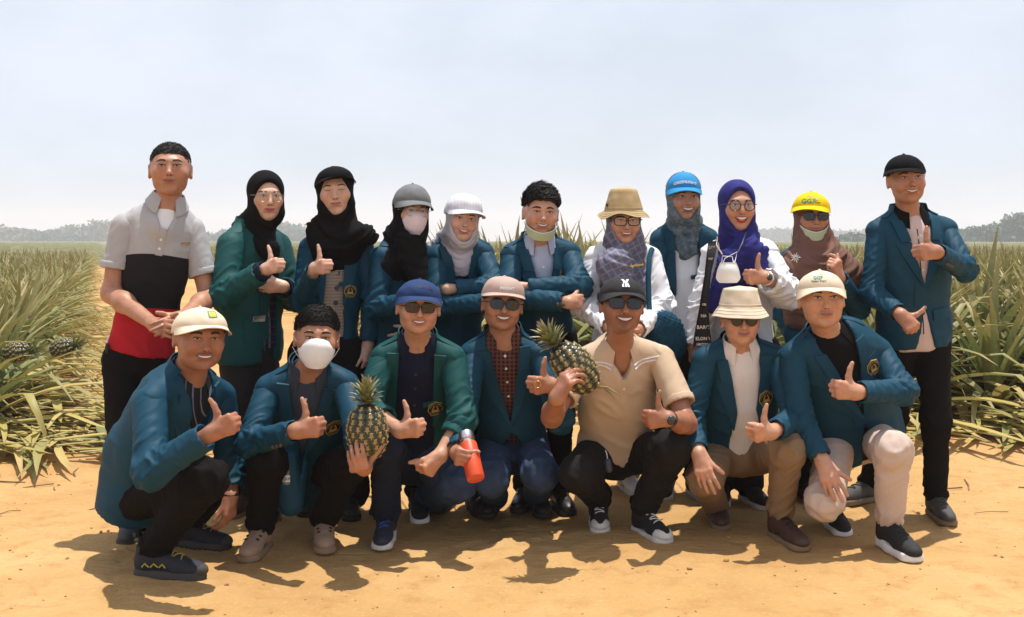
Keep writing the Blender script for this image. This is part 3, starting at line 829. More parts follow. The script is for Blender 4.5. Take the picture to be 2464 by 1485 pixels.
        if stripes:
            N = gridnormals(G)
            for a, b in ((.72, .79), (.87, .94)):
                q = [lerp(G[int(f * 4)], G[min(4, int(f * 4) + 1)], f * 4 - int(f * 4)) for f in (a, b)]
                q = np.array(q); s.add('collar_stripe', *slab(q - N[3:4] * .0014, th + .0028, np.broadcast_to(N[3:4], q.shape)), stripes, o)
        return o
    def button(s, parent, u, d, mat, r=.0065, name='button'):
        V, F = fan(s.proj(), circle(u, d, r, 10), 1, .0035); s.add(name, V, F, mat, parent, sharp=40)
    def pocket(s, parent, u, d, w_, h_, mat, slant=.012, name='pocket_flap'):
        n = 7; us = np.linspace(u - w_ / 2, u + w_ / 2, n); sl = np.linspace(slant, -slant, n)
        V, F = band(s.proj(), np.stack([us, d + sl], 1), np.stack([us, d + h_ + sl], 1), 4, .0045); s.add(name, V, F, mat, parent, sharp=50)
    def emblem(s, parent, u, d, sz=.034):
        pr = s.proj(.008)
        pen = [(-.02, -1.0), (.80, -.62), (.98, .25), (.52, .98), (-.50, .98), (-.98, .22), (-.82, -.62)]
        pen = np.array(pen)
        def dense(p):
            q = []
            for i in range(len(p)):
                for f in (0, .5): q.append(p[i] * (1 - f) + p[(i + 1) % len(p)] * f)
            return np.array(q)
        pen = dense(pen); C = np.array([u, d])
        V, F = fan(pr, C + pen * sz, 2, .002); e = s.add('emblem', V, F, GOLD, parent, sharp=50)
        V, F = fan(pr, C + pen * sz * .90, 2, .0032); s.add('emblem_field', V, F, DARKP, e, sharp=50)
        V, F = band(pr, [C + sz * np.array((x, .12 + .30 * x * x * 0)) for x in np.linspace(-.46, .46, 7)], [C + sz * np.array((x * .86, .46)) for x in np.linspace(-.46, .46, 7)], 3, .0046); s.add('crown_motif', V, F, GOLD, e)
        for x in (-.36, 0.36):
            V, F = band(pr, [C + sz * np.array((x * (1 - .5 * f) - .07, .12 - .52 * f)) for f in np.linspace(0, 1, 5)], [C + sz * np.array((x * (1 - .5 * f) + .07, .12 - .52 * f)) for f in np.linspace(0, 1, 5)], 3, .0046); s.add('wing_motif', V, F, GOLD, e)
        V, F = fan(pr, [C + sz * np.array((.10 * math.cos(a), -.36 + .12 * math.sin(a))) for a in np.linspace(0, 6.28, 9)[:-1]], 1, .005); s.add('flame_motif', V, F, plain('emblem_red', (.35, .02, .015), .7), e)
        parts = []
        for txt, a0, a1, flip in (('UNIVERSITAS LAMPUNG', 200, 340, 1), ('PASCASARJANA', 142, 38, -1)):
            for i, ch in enumerate(txt):
                if ch == ' ': continue
                v, f = text_mesh(ch, sz * .26, 0); 
                a = math.radians(a0 + (a1 - a0) * i / (len(txt) - 1)); r = .70 if flip > 0 else .72
                ct = np.array([math.cos(a), math.sin(a)]) * r; tx = np.array([-math.sin(a), math.cos(a)]) * flip; up = np.array([math.cos(a), math.sin(a)]) * flip
                uv = C + ct * sz + v[:, :1] * tx + v[:, 1:2] * up
                P, N = pr(uv); parts.append((P + N * .0042, f))
        V, F = joinf(parts); s.add('lettering', V, F, GOLD, e, smooth=False)
    # ---- sleeves and arms
    def sleeve(s, side, mat, E, Wr, r=(.060, .053, .044), parent=None, amp=.0052, cut=0.0, name='sleeve', cuff=None, h=.0072):
        r = tuple(q * .94 for q in r); S_ = (s.SR if side == 'R' else s.SL); d = nrm(Wr - E); end = Wr - d * cut
        t = Sd(); sh = S_ + (s.N - S_) * .06 - s.w * .012
        t.cap(sh, E, r[0], r[1], .03); t.cap(E, end + d * .03, r[1], r[2], .035)
        t.plane(end, d); V, Q = t.mesh(h)
        V = tube_folds(V, Q, [sh, E, end], amp, 26, s.seed + (3 if side == 'R' else 9), 2.3, .45)
        # hollow the open end
        T = (V - end) @ d; rad = np.linalg.norm((V - end) - T[:, None] * d, axis=1); m = (T > -.006) & (rad < r[2] * .86) & (rad > 0)
        V[m] -= d * .03
        o = s.add(name, V, Q, mat, parent)
        if cuff:
            c = Sd(); a = end - d * cuff[0]; c.cap(a - d * .05, end + d * .05, r[2] + cuff[1], r[2] + cuff[1], 0).plane(end + d * .004, d).plane(a, -d)
            V, Q = c.mesh(.006); T = (V - end) @ d; rad = np.linalg.norm((V - end) - T[:, None] * d, axis=1); m = (T > -.004) & (rad < r[2] * .85); V[m] -= d * .03
            s.add('cuff', V, Q, mat, o)
        return o
    def short_sleeve(s, side, mat, E, frac=.62, r=(.070, .066), parent=None, rib=True, name='sleeve'):
        S_ = (s.SR if side == 'R' else s.SL); sh = S_ + (s.N - S_) * .08; end = lerp(S_, E, frac); d = nrm(E - S_)
        t = Sd(); t.cap(sh, end + d * .03, r[0], r[1], .02); t.plane(end, d); V, Q = t.mesh(.008)
        V = tube_folds(V, Q, [sh, end], .004, 20, s.seed + (3 if side == 'R' else 9), 0, .3)
        T = (V - end) @ d; rad = np.linalg.norm((V - end) - T[:, None] * d, axis=1); V[(T > -.006) & (rad < r[1] * .86)] -= d * .03
        o = s.add(name, V, Q, mat, parent)
        if rib:
            c = Sd(); a = end - d * .03; c.cap(a - d * .05, end + d * .05, r[1] + .0035, r[1] + .0035, 0).plane(end + d * .003, d).plane(a, -d); V, Q = c.mesh(.006)
            T = (V - end) @ d; rad = np.linalg.norm((V - end) - T[:, None] * d, axis=1); V[(T > -.004) & (rad < r[1] * .88)] -= d * .03
            s.add('rib_band', V, Q, mat, o)
        return o
    def arm(s, side, E, Wr, d, t, pose, sc=1.0, bare=False, h=.0042):
        S_ = (s.SR if side == 'R' else s.SL); f = Sd(); a = lerp(E, Wr, .30)
        if bare:
            f.cap(S_, E, .050, .040, .02); f.cap(E, lerp(E, Wr, .3), .041, .043, .03); f.cap(lerp(E, Wr, .3), Wr, .042, .026 * sc, .03); h = max(h, .005)
        else: f.cap(a, Wr, .036, .026 * sc, .02)
        f.cap(Wr, Wr + nrm(d) * .03 * sc, .026 * sc, .022 * sc, .02)
        H = hand_sdf(f, Wr, d, t, side, pose, sc * .90); V, Q = f.mesh(h, 1)
        n = pn(V * 30)[:, None]; D = np.linalg.norm(V - H(0, .085, 0), axis=1)[:, None]
        col = s.skin * (1 + .10 * n) * np.where(D < .045, np.array([1.06, .96, .93]), 1)
        s.skin_part(V, Q, col); return H
    # ---- legs
    def trousers(s, mat, legs, rad=(.092, .068, .056), hip=(.150, .108, .12), amp=.0085, cut=0.02, name='trousers', k=.03, h=.0095, end=.9, pel=None):
        rad = tuple(q * .95 for q in rad); t = Sd(); P = s.P if pel is None else pel; t.ell(P - s.w * .02, hip, np.stack([s.u, s.v, s.w]), .03)
        for H_, K, An in legs:
            d = nrm(An - K); t.cap(H_, K, rad[0], rad[1], k); t.cap(K, An - d * cut, rad[1] * .97, rad[2], k)
        V, Q = t.mesh(h)
        for i, (H_, K, An) in enumerate(legs):
            other = legs[1 - i] if len(legs) > 1 else None
            d0 = chain_d(V, [H_, K, An]); m = d0 <= (chain_d(V, other) if other is not None else 9)
            V2 = tube_folds(V, Q, [H_, K, An], amp, 20, s.seed + i * 5, 1.3, end); V = np.where(m[:, None], V2, V)
        return s.add(name, V, Q, mat)
    def shoe(s, An, yaw, style, pitch=0.0, gz=0.0, sc=1.0, lift=0.0):
        """An: the ankle; yaw 0 points at the camera, positive to the right of the picture"""
        R = rot_yaw_pitch_roll(yaw, pitch, 0); o = np.array([An[0], An[1], gz + lift])
        def T(V): return (V * np.array([1, -1, 1]) * sc) @ R.T + o         # local: x across, y towards the toe, z up
        def flip(Q): return Q[:, ::-1]
        up, sole, lace, kind = style
        f = Sd(); f.ell((0, .150, .036), (.041, .068, .032), k=.02); f.cap((0, .10, .045), (0, .03, .066), .038, .040, .03); f.ell((0, -.02, .045), (.036, .048, .05), k=.03)
        f.cap((0, -.008, .06), (0, -.012, .105 if kind != 'boot' else .15), .040, .044, .03)
        f.plane((0, 0, .018), (0, 0, -1)); f.plane((0, 0, .118 if kind != 'boot' else .16), (0, -.15, 1))
        V, Q = f.mesh(.0055); root = s.add('shoe', T(V), flip(Q), up)
        g = Sd(); th = .030 if kind in ('run', 'boot', 'trail') else .026
        g.cap((0, -.025, .01), (0, .06, .01), .042, .040, .02); g.cap((0, .06, .01), (0, .165, .01), .042, .047, .03); g.plane((0, 0, th), (0, 0, 1)); g.plane((0, 0, -.002), (0, 0, -1))
        V, Q = g.mesh(.005)
        if kind == 'run': V[:, 2] += np.where(V[:, 2] > .015, .018 * np.clip((.06 - V[:, 1]) / .1, 0, 1), 0)
        if kind == 'trail': V[:, 2] += np.where(V[:, 2] < .004, .004 * np.sign(np.sin(V[:, 1] * 260)), 0)
        s.add('sole', T(V), flip(Q), sole, root, sharp=60)
        if kind in ('trail', 'run', 'plain'):
            c = Sd(); c.ell((0, .152, .034), (.0425, .0695, .0330), k=.01); c.plane((0, 0, .02), (0, 0, -1)); c.plane((0, .175, 0), (0, -1, .35)); V, Q = c.mesh(.005); s.add('toe_bumper', T(V), flip(Q), sole if kind == 'trail' else up, root)
            c = Sd(); c.cap((-.03, -.012, .112), (.03, -.012, .112), .0, .0, 0); a_ = np.linspace(0, 6.283, 20)[:-1]; V, F = tube([(.043 * math.cos(q), -.010 + .043 * math.sin(q), .113 + .006 * math.sin(q)) for q in a_], .0045, 6, True); s.add('collar_rim', T(V), F[:, ::-1], up, root)
        if kind == 'canvas':
            c = Sd(); c.ell((0, .158, .032), (.044, .062, .034), k=.01); c.plane((0, 0, .02), (0, 0, -1)); c.plane((0, .145, 0), (0, -1, .25)); V, Q = c.mesh(.005); s.add('toe_cap', T(V), flip(Q), RUBBERW, root)
        if kind == 'clog':
            for x, y in ((-.022, .125), (.022, .125), (-.024, .095), (.024, .095), (-.026, .06), (.026, .06)):
                P0 = f.project(np.array([[x, y, .2]]), A3(0, 0, -1))[0]; c = Sd(); c.ell(P0 - A3(0, 0, .001), (.0105, .0065, .006)); V, Q = c.mesh(.003); s.add('vent_hole', T(V), flip(Q), RUBBERB, root)
            P0 = [f.project(np.array([[x, .028, .25]]), A3(0, 0, -1))[0] + A3(0, 0, .002) for x in np.linspace(-.036, .036, 7)]; V, F = tube(P0, .009, 6); s.add('strap', T(V), F, up, root)
        elif lace is not None:
            for i in range(5):
                y = .122 - i * .018; sg = 1 if i % 2 else -1
                xs = np.linspace(-.021, .021, 6); P0 = f.project(np.stack([xs, y + sg * .006 * xs / .021, np.full(6, .25)], 1), A3(0, 0, -1)) + A3(0, 0, .0018)
                V, F = tube(P0, .0028, 5); s.add('lace', T(V), F, lace, root)
            for sg in (-1, 1):
                P0 = f.project(np.array([[sg * a, .028 + b, .25] for a, b in ((.004, 0), (.018, .006), (.028, -.004), (.012, -.002))]), A3(0, 0, -1)) + A3(0, 0, .004); V, F = tube(P0, .0024, 5); s.add('lace_bow', T(V), F, lace, root)
        return root, T, f
def chain_d(V, pts):
    best = np.full(len(V), 9e9)
    for i in range(len(pts) - 1):
        a, b = pts[i], pts[i + 1]; ba = b - a; h = np.clip((V - a) @ ba / (ba @ ba + 1e-9), 0, 1)
        best = np.minimum(best, np.linalg.norm(V - a - h[:, None] * ba, axis=1))
    return best

# ------------------------------------------------------------------ heads
def L3(x, f, z): return A3(x, -f, z)                   # head coordinates: across, towards the face, up
class Head:
    """face at eye level c; R turns it; k scales it"""
    def __init__(s, per, c, yaw=0, pitch=0, roll=0, k=1.0, wide=1.0, jaw=1.0, chin=1.0, nose=1.0, ears=True, mouth='closed', stubble=0.0, fade=0.0, brow=1.0, female=False, lip=None, neck=None, eyes=1.0, smile=.5, stache=0.0, goatee=0.0):
        s.p = per; s.c = np.asarray(c, float); s.R = rot_yaw_pitch_roll(yaw, pitch, roll); wide = wide * (1.03 if female else 1.085); s.k = k; s.wd = wide; s.mouth = mouth; s.female = female; neck = neck or (.047 if female else .0545)
        f = Sd(); w_ = wide
        f.ell(L3(0, -.012, .021), (.0765 * w_, .098, .078)); f.ell(L3(0, .020, -.026), (.0680 * w_, .072, .082), k=.03)
        f.ell(L3(0, .022, -.070), (.0565 * w_ * jaw, .056, .042 * chin), k=.03); f.ell(L3(0, .064, -.100 * (.5 + .5 * chin)), (.022, .017, .014), k=.025)
        for sg in (-1, 1):
            f.ell(L3(sg * .043 * w_, .060, -.026), (.021, .020, .020), k=.025)
            if mouth in ('smile', 'grin', 'laugh'): f.ell(L3(sg * .040 * w_, .070, -.038), (.016, .014, .016), k=.02)
        f.cap(L3(-.030, .082, .020), L3(.030, .082, .020), .010, .010, .02)
        for sg in (-1, 1): f.ell(L3(sg * .031, .101, .003), (.019, .016, .0115), k=.014, op='s').ell(L3(sg * .031, .0795, .002), (.0165, .0085, .0085), k=.006)
        f.cap(L3(0, .086, .012), L3(0, .105, -.030), .0080 * nose, .0105 * nose, .010); f.ell(L3(0, .108, -.033), (.0118 * nose, .0110, .0098), k=.006)
        for sg in (-1, 1): f.ell(L3(sg * .0150 * nose, .094, -.037), (.0080, .0098, .0075), k=.005)
        f.ell(L3(0, .080, -.062), (.026, .014, .018), k=.02)
        for sg in (-1, 1):
            f.cap(L3(sg * .021, .094, -.036), L3(sg * .036, .079, -.066), .0035, .0030, .010, op='s')        # fold from nose to mouth corner
            f.cap(L3(sg * .020, .089, -.0125), L3(sg * .044, .080, -.0105), .0045, .0035, .008)                # lower lid
            f.cap(L3(sg * .018, .0905, .0125), L3(sg * .046, .0825, .0120), .0040, .0040, .006)                # upper lid
        f.cap(L3(-.020, .088, -.083), L3(.020, .088, -.083), .006, .006, .012, op='s')                         # hollow under the lip
        if ears:
            for sg in (-1, 1): f.ell(L3(sg * .0785 * w_, -.008, -.012), (.0085, .018, .030), k=.012, R=np.array([[1, sg * .35, 0], [-sg * .35, 1, 0], [0, 0, 1]]) / math.hypot(1, .35)).ell(L3(sg * .084 * w_, .000, -.012), (.004, .008, .016), k=.008, op='s')
        s.face = Sd(); s.face.p = list(f.p)
        nb = s.loc(per.N); fr = s.R.T @ per.v / k
        f.cap(L3(0, -.022, -.060), nb + A3(0, .006, 0), neck * .95, neck, .014); f.cap(nb, nb - (s.R.T @ per.w) * .05 + fr * .006, neck, neck * 1.12, .03)
        V, Q = f.mesh(.0042, 1); x, y, z = V[:, 0], -V[:, 1], V[:, 2]
        n = pn(V * 26)[:, None]; col = np.tile(per.skin, (len(V), 1)) * (1 + .08 * n)
        def spot(cx, cf, cz, r): return np.exp(-(((np.abs(x) - cx) ** 2 + (y - cf) ** 2 + (z - cz) ** 2) / r ** 2))[:, None]
        col = col * (1 + spot(.043, .075, -.03, .022) * np.array([.10, -.06, -.08])) * (1 + spot(0, .11, -.035, .014) * np.array([.08, -.04, -.05])) * (1 - spot(.031, .09, -.006, .014) * np.array([.16, .20, .20]))
        if stubble:
            m = (np.clip((-.045 - z) / .02, 0, 1) * np.clip((y - .0) / .03, 0, 1) * (z > -.14))[:, None]; col = col * (1 - stubble * m * np.array([.6, .55, .5]))
        if stache:
            hz = -.0505 - 3.0 * x ** 2; m = (np.exp(-((z - hz) / .0048) ** 2) * (np.abs(x) < .029) * (y > .06) * np.clip((.030 - np.abs(x)) / .008, 0, 1))[:, None] * stache; col = col * (1 - m) + np.array([.022, .014, .010]) * m
        if goatee:
            m = (np.exp(-((z + .088) / .010) ** 2 - (x / .015) ** 2) * (y > .05))[:, None] * goatee; m = np.maximum(m, (np.exp(-((z + .104) / .010) ** 2 - (x / .03) ** 2) * (y > .03))[:, None] * goatee * .7); col = col * (1 - m) + np.array([.022, .014, .010]) * m
        if fade:
            m = (np.clip((z + .005) / .02, 0, 1) * np.clip((.045 - y) / .02, 0, 1) * (np.abs(x) > .04))[:, None] * fade; m = np.maximum(m, (np.clip((-y - .02) / .03, 0, 1) * np.clip((z + .06) / .03, 0, 1))[:, None] * fade)
            col = col * (1 - m) + np.array([.02, .015, .013]) * m
        per.skin_part(s.wld(V), Q, col)
        s.features(brow, lip, eyes, smile)
    def loc(s, P): return (np.asarray(P) - s.c) @ s.R / s.k
    def wld(s, V): return s.c + (np.asarray(V) * s.k) @ s.R.T
    def add(s, name, V, F, mat, parent=None, **kw): return s.p.add(name, s.wld(V), F, mat, parent, **kw)
    def fp(s, ext=0.0):
        def f(uv):
            P0 = np.stack([uv[:, 0], np.full(len(uv), -.2), uv[:, 1]], 1); return s.face.project(P0, A3(0, 1, 0), 30) - A3(0, ext, 0), A3(0, -1, 0)
        return f
    def features(s, brow, lip, eyes, smile):
        pr = s.fp(); fem = s.female
        lipc = lip or (.30, .095, .070); lm = plain('lip_%d_%d_%d' % tuple(int(c * 1000) for c in lipc), lipc, .4)
        for sg in (-1, 1):
            # eye: white, iris, lid line, brow
            xs = np.linspace(-1, 1, 9); ex = .031 * sg + xs * .0148; op_ = .0058 * eyes
            top = np.stack([ex, .002 + op_ * (1 - xs ** 2) + .0010 * xs * sg], 1); bot = np.stack([ex, .0015 - op_ * .62 * (1 - xs ** 2) + .0010 * xs * sg], 1)
            e = s.add('eye', *band(pr, top, bot, 5, .0012, .0022), EYEW) if eyes > .45 else s.add('closed_eye', *band(pr, top - [0, .001], top - [0, .0032], 3, .0016, .0008), LASH)
            if eyes > .45: s.add('iris', *fan(pr, np.array(circle(.031 * sg + .001, .0022, .0054, 12)) * np.array([1, 1]) if eyes > .9 else [(.031 * sg + .0054 * math.cos(a), .0020 + .0042 * eyes * math.sin(a)) for a in np.linspace(0, 6.28, 12)[:-1]], 2, .0036), IRIS, e)
            if eyes > .45: s.add('lash_line', *band(pr, top + np.array([0, .0022]), top - np.array([0, .0006]), 3, .0034 if eyes > .4 else .002, .0008), LASH, e)
            bx = np.linspace(-1, 1, 9); cx = .034 * sg; sgn = bx * sg
            z0 = .0205 + .003 * (1 - bx ** 2) - .0022 * (sgn > .3) * (sgn - .3)
            wd_ = (.0034 if fem else .0052) * brow * (1 - .5 * np.clip(sgn, 0, 1) ** 2)
            s.add('eyebrow', *band(pr, np.stack([cx + bx * .0185, z0 + wd_], 1), np.stack([cx + bx * .0185, z0 - wd_ * .7], 1), 3, .0012, .001), LASH)
        nm = plain('nostril', (.06, .02, .013), .7)
        if s.mouth != 'none':
            for sg in (-1, 1): s.add('nostril', *fan(pr, [(sg * .0070 + .0034 * math.cos(a), -.0415 + .0018 * math.sin(a)) for a in np.linspace(0, 6.28, 9)[:-1]], 1, .0006), nm)
        if s.mouth == 'none': return
        hw = {'closed': .024, 'soft': .027, 'smile': .0315, 'grin': .0345, 'laugh': .031}[s.mouth]; up = {'closed': .001, 'soft': .0035, 'smile': .007, 'grin': .009, 'laugh': .007}[s.mouth] * (.6 + .8 * smile)
        gap = {'closed': 0, 'soft': .0, 'smile': .0070, 'grin': .0105, 'laugh': .0155}[s.mouth]
        xs = np.linspace(-1, 1, 13); cz = -.0625; cur = up * xs ** 2; prof = (1 - xs ** 2) ** .75
        t0 = np.stack([xs * hw, cz + .0072 * prof * (1 - .18 * np.exp(-(xs / .14) ** 2)) + cur + gap * .35 * prof], 1); t1 = np.stack([xs * hw, cz + cur + gap * .40 * prof], 1)
        b0 = np.stack([xs * hw, cz + cur - gap * .75 * prof], 1); b1 = np.stack([xs * hw * .97, cz + cur - (.0092 * prof) - gap * .75 * prof], 1)
        m = s.add('mouth', *band(pr, t0, t1, 4, .0010, .0028), lm)
        s.add('lower_lip', *band(pr, b0, b1, 4, .0010, .0034), lm, m)
        if gap:
            s.add('mouth_inside', *band(pr, t1 + [0, .001], b0 - [0, .001], 3, .0004), plain('mouth_dark', (.035, .008, .007), .6), m)
            s.add('teeth', *band(pr, t1 * [.86, 1] , (t1 * [.86, 1]) * .25 + (b0 * [.86, 1]) * .75 if s.mouth != 'laugh' else t1 * [.8, 1] * .5 + b0 * [.8, 1] * .5, 4, .0010, .0012), TEETH, m)
        else: s.add('lip_line', *band(pr, t1 + [0, .0007], t1 - [0, .0009], 3, .0026), plain('lip_dark', scl(lipc, .35), .6), m)
    # ---- hair, hats, scarves
    def hair(s, top=.012, front=.052, side=1.0, low=-.045, rough=.004, spikes=0, name='hair', back=-.06, fore=.0, flow=(0, -.6, .6), tuft=.03, lift=.35, under=None):
        w_ = s.wd; f = Sd(); f.ell(L3(0, -.014, .026 + top * .5), (.0800 * w_ * side, .1035 + fore, .081 + top))
        # keep the face and the sides below the hairline free
        def cut(P):
            x, y, z = P[..., 0], -P[..., 1], P[..., 2]
            line = np.where(y > .02, front - .018 * np.clip((np.abs(x) - .040) / .03, 0, 1) * 1.0 - 1.1 * np.clip(.055 - y, 0, .035) * 1.2, low + (back - low) * np.clip((.0 - y) / .08, 0, 1))
            return line - z
        f.fn(cut)
        if under: f.plane(L3(0, 0, under), L3(0, 0, 1))
        V, Q = f.mesh(.0042, 1); N = vnormals(V, Q); q = V * np.array([55, 55, 28])
        n = pn(q) + .6 * pn(q * 2.1 + 3); V = V + N * (rough * n)[:, None]
        o = s.add(name, V, Q, HAIR)
        if spikes:
            r = random.Random(4); parts = []; ax = np.array([.0800 * w_ * side, .1035 + fore, .081 + top]); c0 = L3(0, -.014, .026 + top * .5)
            for i in range(spikes):
                th = r.uniform(0, 6.2832); el = math.asin(r.uniform(-.15, 1)); dv = A3(math.cos(th) * math.cos(el), math.sin(th) * math.cos(el), math.sin(el))
                b = c0 + dv * ax * .975
                if -cut(b[None])[0] < .004: continue
                n_ = nrm(dv / ax); fl = np.asarray(flow, float) + A3(r.uniform(-.35, .35), r.uniform(-.35, .35), r.uniform(-.2, .35)); fl = nrm(fl - n_ * (fl @ n_)); ln = tuft * r.uniform(.7, 1.3)
                p1 = b + fl * ln * .5 + n_ * ln * lift * .7; p2 = b + fl * ln + n_ * ln * lift * r.uniform(.4, 1.2)
                parts.append(tube([b - n_ * .002, p1, lerp(p1, p2, .6), p2], [.0020, .0024, .0016, .0003], 3))
            s.add('hair_tuft', *joinf(parts), HAIR, o)
        return o
    def cap_hat(s, mat, visor=None, h=.086, z0=.042, yaw=0, L=.066, droop=.012, curve=.034, flat=False, big=1.0, tilt=0, under=None, name='cap', pleat=0):
        """baseball cap: six-panel crown with seams, button and a curved visor"""
        visor = visor or mat; c = L3(0, -.010, z0); rx, ry, rz = .0825 * s.wd * big, .1030 * big, h
        nP, nT = 72, 16; G = np.zeros((nT, nP, 3)); base = []
        R = rot_yaw_pitch_roll(yaw, tilt, 0)
        for i in range(nT):
            t = i / (nT - 1) * math.pi / 2 * .985
            for j in range(nP):
                a = j / nP * 2 * math.pi; seam = 1 - .016 * math.exp(-(((a * 3 / math.pi + .0) % 1 - .0) / .05) ** 2) - .016 * math.exp(-(((a * 3 / math.pi) % 1 - 1) / .05) ** 2)
                e = .92 if not flat else .62
                cr = math.cos(t) ** e; f_ = 1 + .05 * max(0, -math.sin(a)) * math.sin(2 * t)
                lo = -.016 * (1 - max(0, -math.sin(a))) ** 1.2 * (1 - i / (nT - 1))
                G[i, j] = (rx * cr * math.cos(a) * seam * f_, ry * cr * math.sin(a) * seam * f_, rz * math.sin(t) + lo)
        nz = pn(G.reshape(-1, 3) * 28 + s.p.seed).reshape(nT, nP, 1) * .0022; Gn = nrm_grid(G); G = G + Gn * nz
        def T(P): return c + np.asarray(P) @ R.T
        V = T(G.reshape(-1, 3)); F = gridfaces(nT, nP, True)[:, ::-1]
        F = [list(q) for q in F] + [[(nT - 1) * nP + j for j in range(nP)]]
        o = s.add(name, V, F, mat); s.capT = T; s.capr = (rx, ry, rz, .92 if not flat else .62)
        # inner band
        a = np.linspace(0, 2 * math.pi, 48, endpoint=False); ring = np.array([[(rx * .985 * math.cos(t), ry * .985 * math.sin(t) , z_ - .016 * (1 - max(0, -math.sin(t))) ** 1.2) for t in a] for z_ in (.004, -.006)])
        s.add('sweat_band', T(ring.reshape(-1, 3)), gridfaces(2, 48, True), under or mat, o)
        V, F = lathe([(.0005, .006), (.006, .004), (.007, 0), (.006, -.003)], 10); s.add('top_button', T(V * 1.0 + A3(0, 0, rz)), F, mat, o)
        if L:
            ph = np.radians(np.linspace(-78, 78, 25)); rows = []
            for b in np.linspace(0, 1, 7):
                row = []
                for p in ph:
                    ed = max(0.0, math.cos(p * 1.12)) ** .55
                    x = rx * math.sin(p) * (1 + .05 * b * ed); y = -(ry * math.cos(p)) - L * b * ed; z = .003 - .016 * (1 - math.cos(p)) ** 1.2 * (1 - b) - droop * (b ** 1.25) * ed - curve * (math.sin(p) ** 2) * b ** .7
                    row.append((x, y, z))
                rows.append(row)
            Gv = T(np.array(rows).reshape(-1, 3)).reshape(7, 25, 3)
            V, F = slab(Gv, .0032); v = s.add('visor', V, F, visor, o, sharp=60)
            if under: V, F = slab(Gv - s_dir(R) * .0006, -.0012); s.add('visor_underside', V, F, under, v, sharp=60)
        return o
    def cap_text(s, o, txt, size, z, mat, x0=0.0, thick=.0018, space=1.0, bold=0.0, arc=.0, name='lettering', vf=None):
        rx, ry, rz, e = s.capr; V, F = vf if vf else text_mesh(txt, size, 0, space, bold)
        x = V[:, 0] + x0; zz = z + V[:, 1] - arc * x ** 2
        cr = np.cos(np.arcsin(np.clip(zz / rz, 0, .99))) ** e
        a = np.clip(x / (rx * cr), -.95, .95); y = -ry * cr * np.sqrt(1 - a * a) * (1 + .05 * np.sqrt(1 - a * a) * 2 * (zz / rz) * np.sqrt(1 - np.clip(zz / rz, 0, .99) ** 2))
        P = s.capT(np.stack([x, y - thick, zz], 1)); k = len(P)
        back = s.capT(np.stack([x, y + .002, zz], 1)); ed = {}
        for f in F:
            for i in range(len(f)):
                q = (f[i], f[(i + 1) % len(f)]); ed[q] = ed.get(q, 0) + 1
        side = [[a_, b_, b_ + k, a_ + k][::-1] for (a_, b_) in ed if (b_, a_) not in ed]
        return s.add(name, np.concatenate([P, back]), [list(f) for f in F] + side, mat, o, smooth=False)
    def bucket(s, mat, h=.085, brim=.062, drop=.045, z0=.040, name='bucket_hat', wob=.006, top=.72, fold=0.0, tilt=0, under=None):
        n = 72; c = L3(0, -.010, z0); prof = []
        for f in np.linspace(0, 1, 8): prof.append((1 + brim / .1 * (1 - f) ** .95, -drop * (1 - f) ** 1.1))
        for f in np.linspace(.12, 1, 8): prof.append((1 - (1 - top) * f ** 1.2, h * f))
        for f in (.92, .6, .25, .02): prof.append((top * f, h + .010 * (1 - f ** 2)))
        G = np.zeros((len(prof), n, 3))
        for i, (r, z) in enumerate(prof):
            for j in range(n):
                a = j / n * 2 * math.pi; wv = wob * (math.sin(3 * a + 1 + s.p.seed) + .6 * math.sin(5 * a + s.p.seed * 2)) * max(0, 1 - i / 7)
                fl = fold * max(0, 1 - i / 7) * max(0, abs(math.cos(a)) - .55)
                G[i, j] = (.0905 * s.wd * r * math.cos(a), .1095 * r * math.sin(a), z + wv - fl)
        nz = pn(G.reshape(-1, 3) * 24 + s.p.seed).reshape(len(prof), n, 1); G = G + nrm_grid(G) * nz * .004
        R = rot_yaw_pitch_roll(0, tilt, 0); V = c + G.reshape(-1, 3) @ R.T
        o = s.add(name, V, [list(q) for q in gridfaces(len(prof), n, True)[:, ::-1]] + [[(len(prof) - 1) * n + j for j in range(n)]], mat)
        Gb = G[:8] - np.array([0, 0, .0022]); V = c + Gb.reshape(-1, 3) @ R.T
        s.add('brim_lining', V, gridfaces(8, n, True), under or mat, o)
        for i in (2, 4, 6): s.add('brim_stitching', *tube(c + (G[i] + A3(0, 0, .0008)) @ R.T, .0011, 4, True), mat, o)
        s.add('crown_seam', *tube(c + (G[8] + A3(0, 0, 0)) @ R.T, .0020, 5, True), mat, o)
        return o
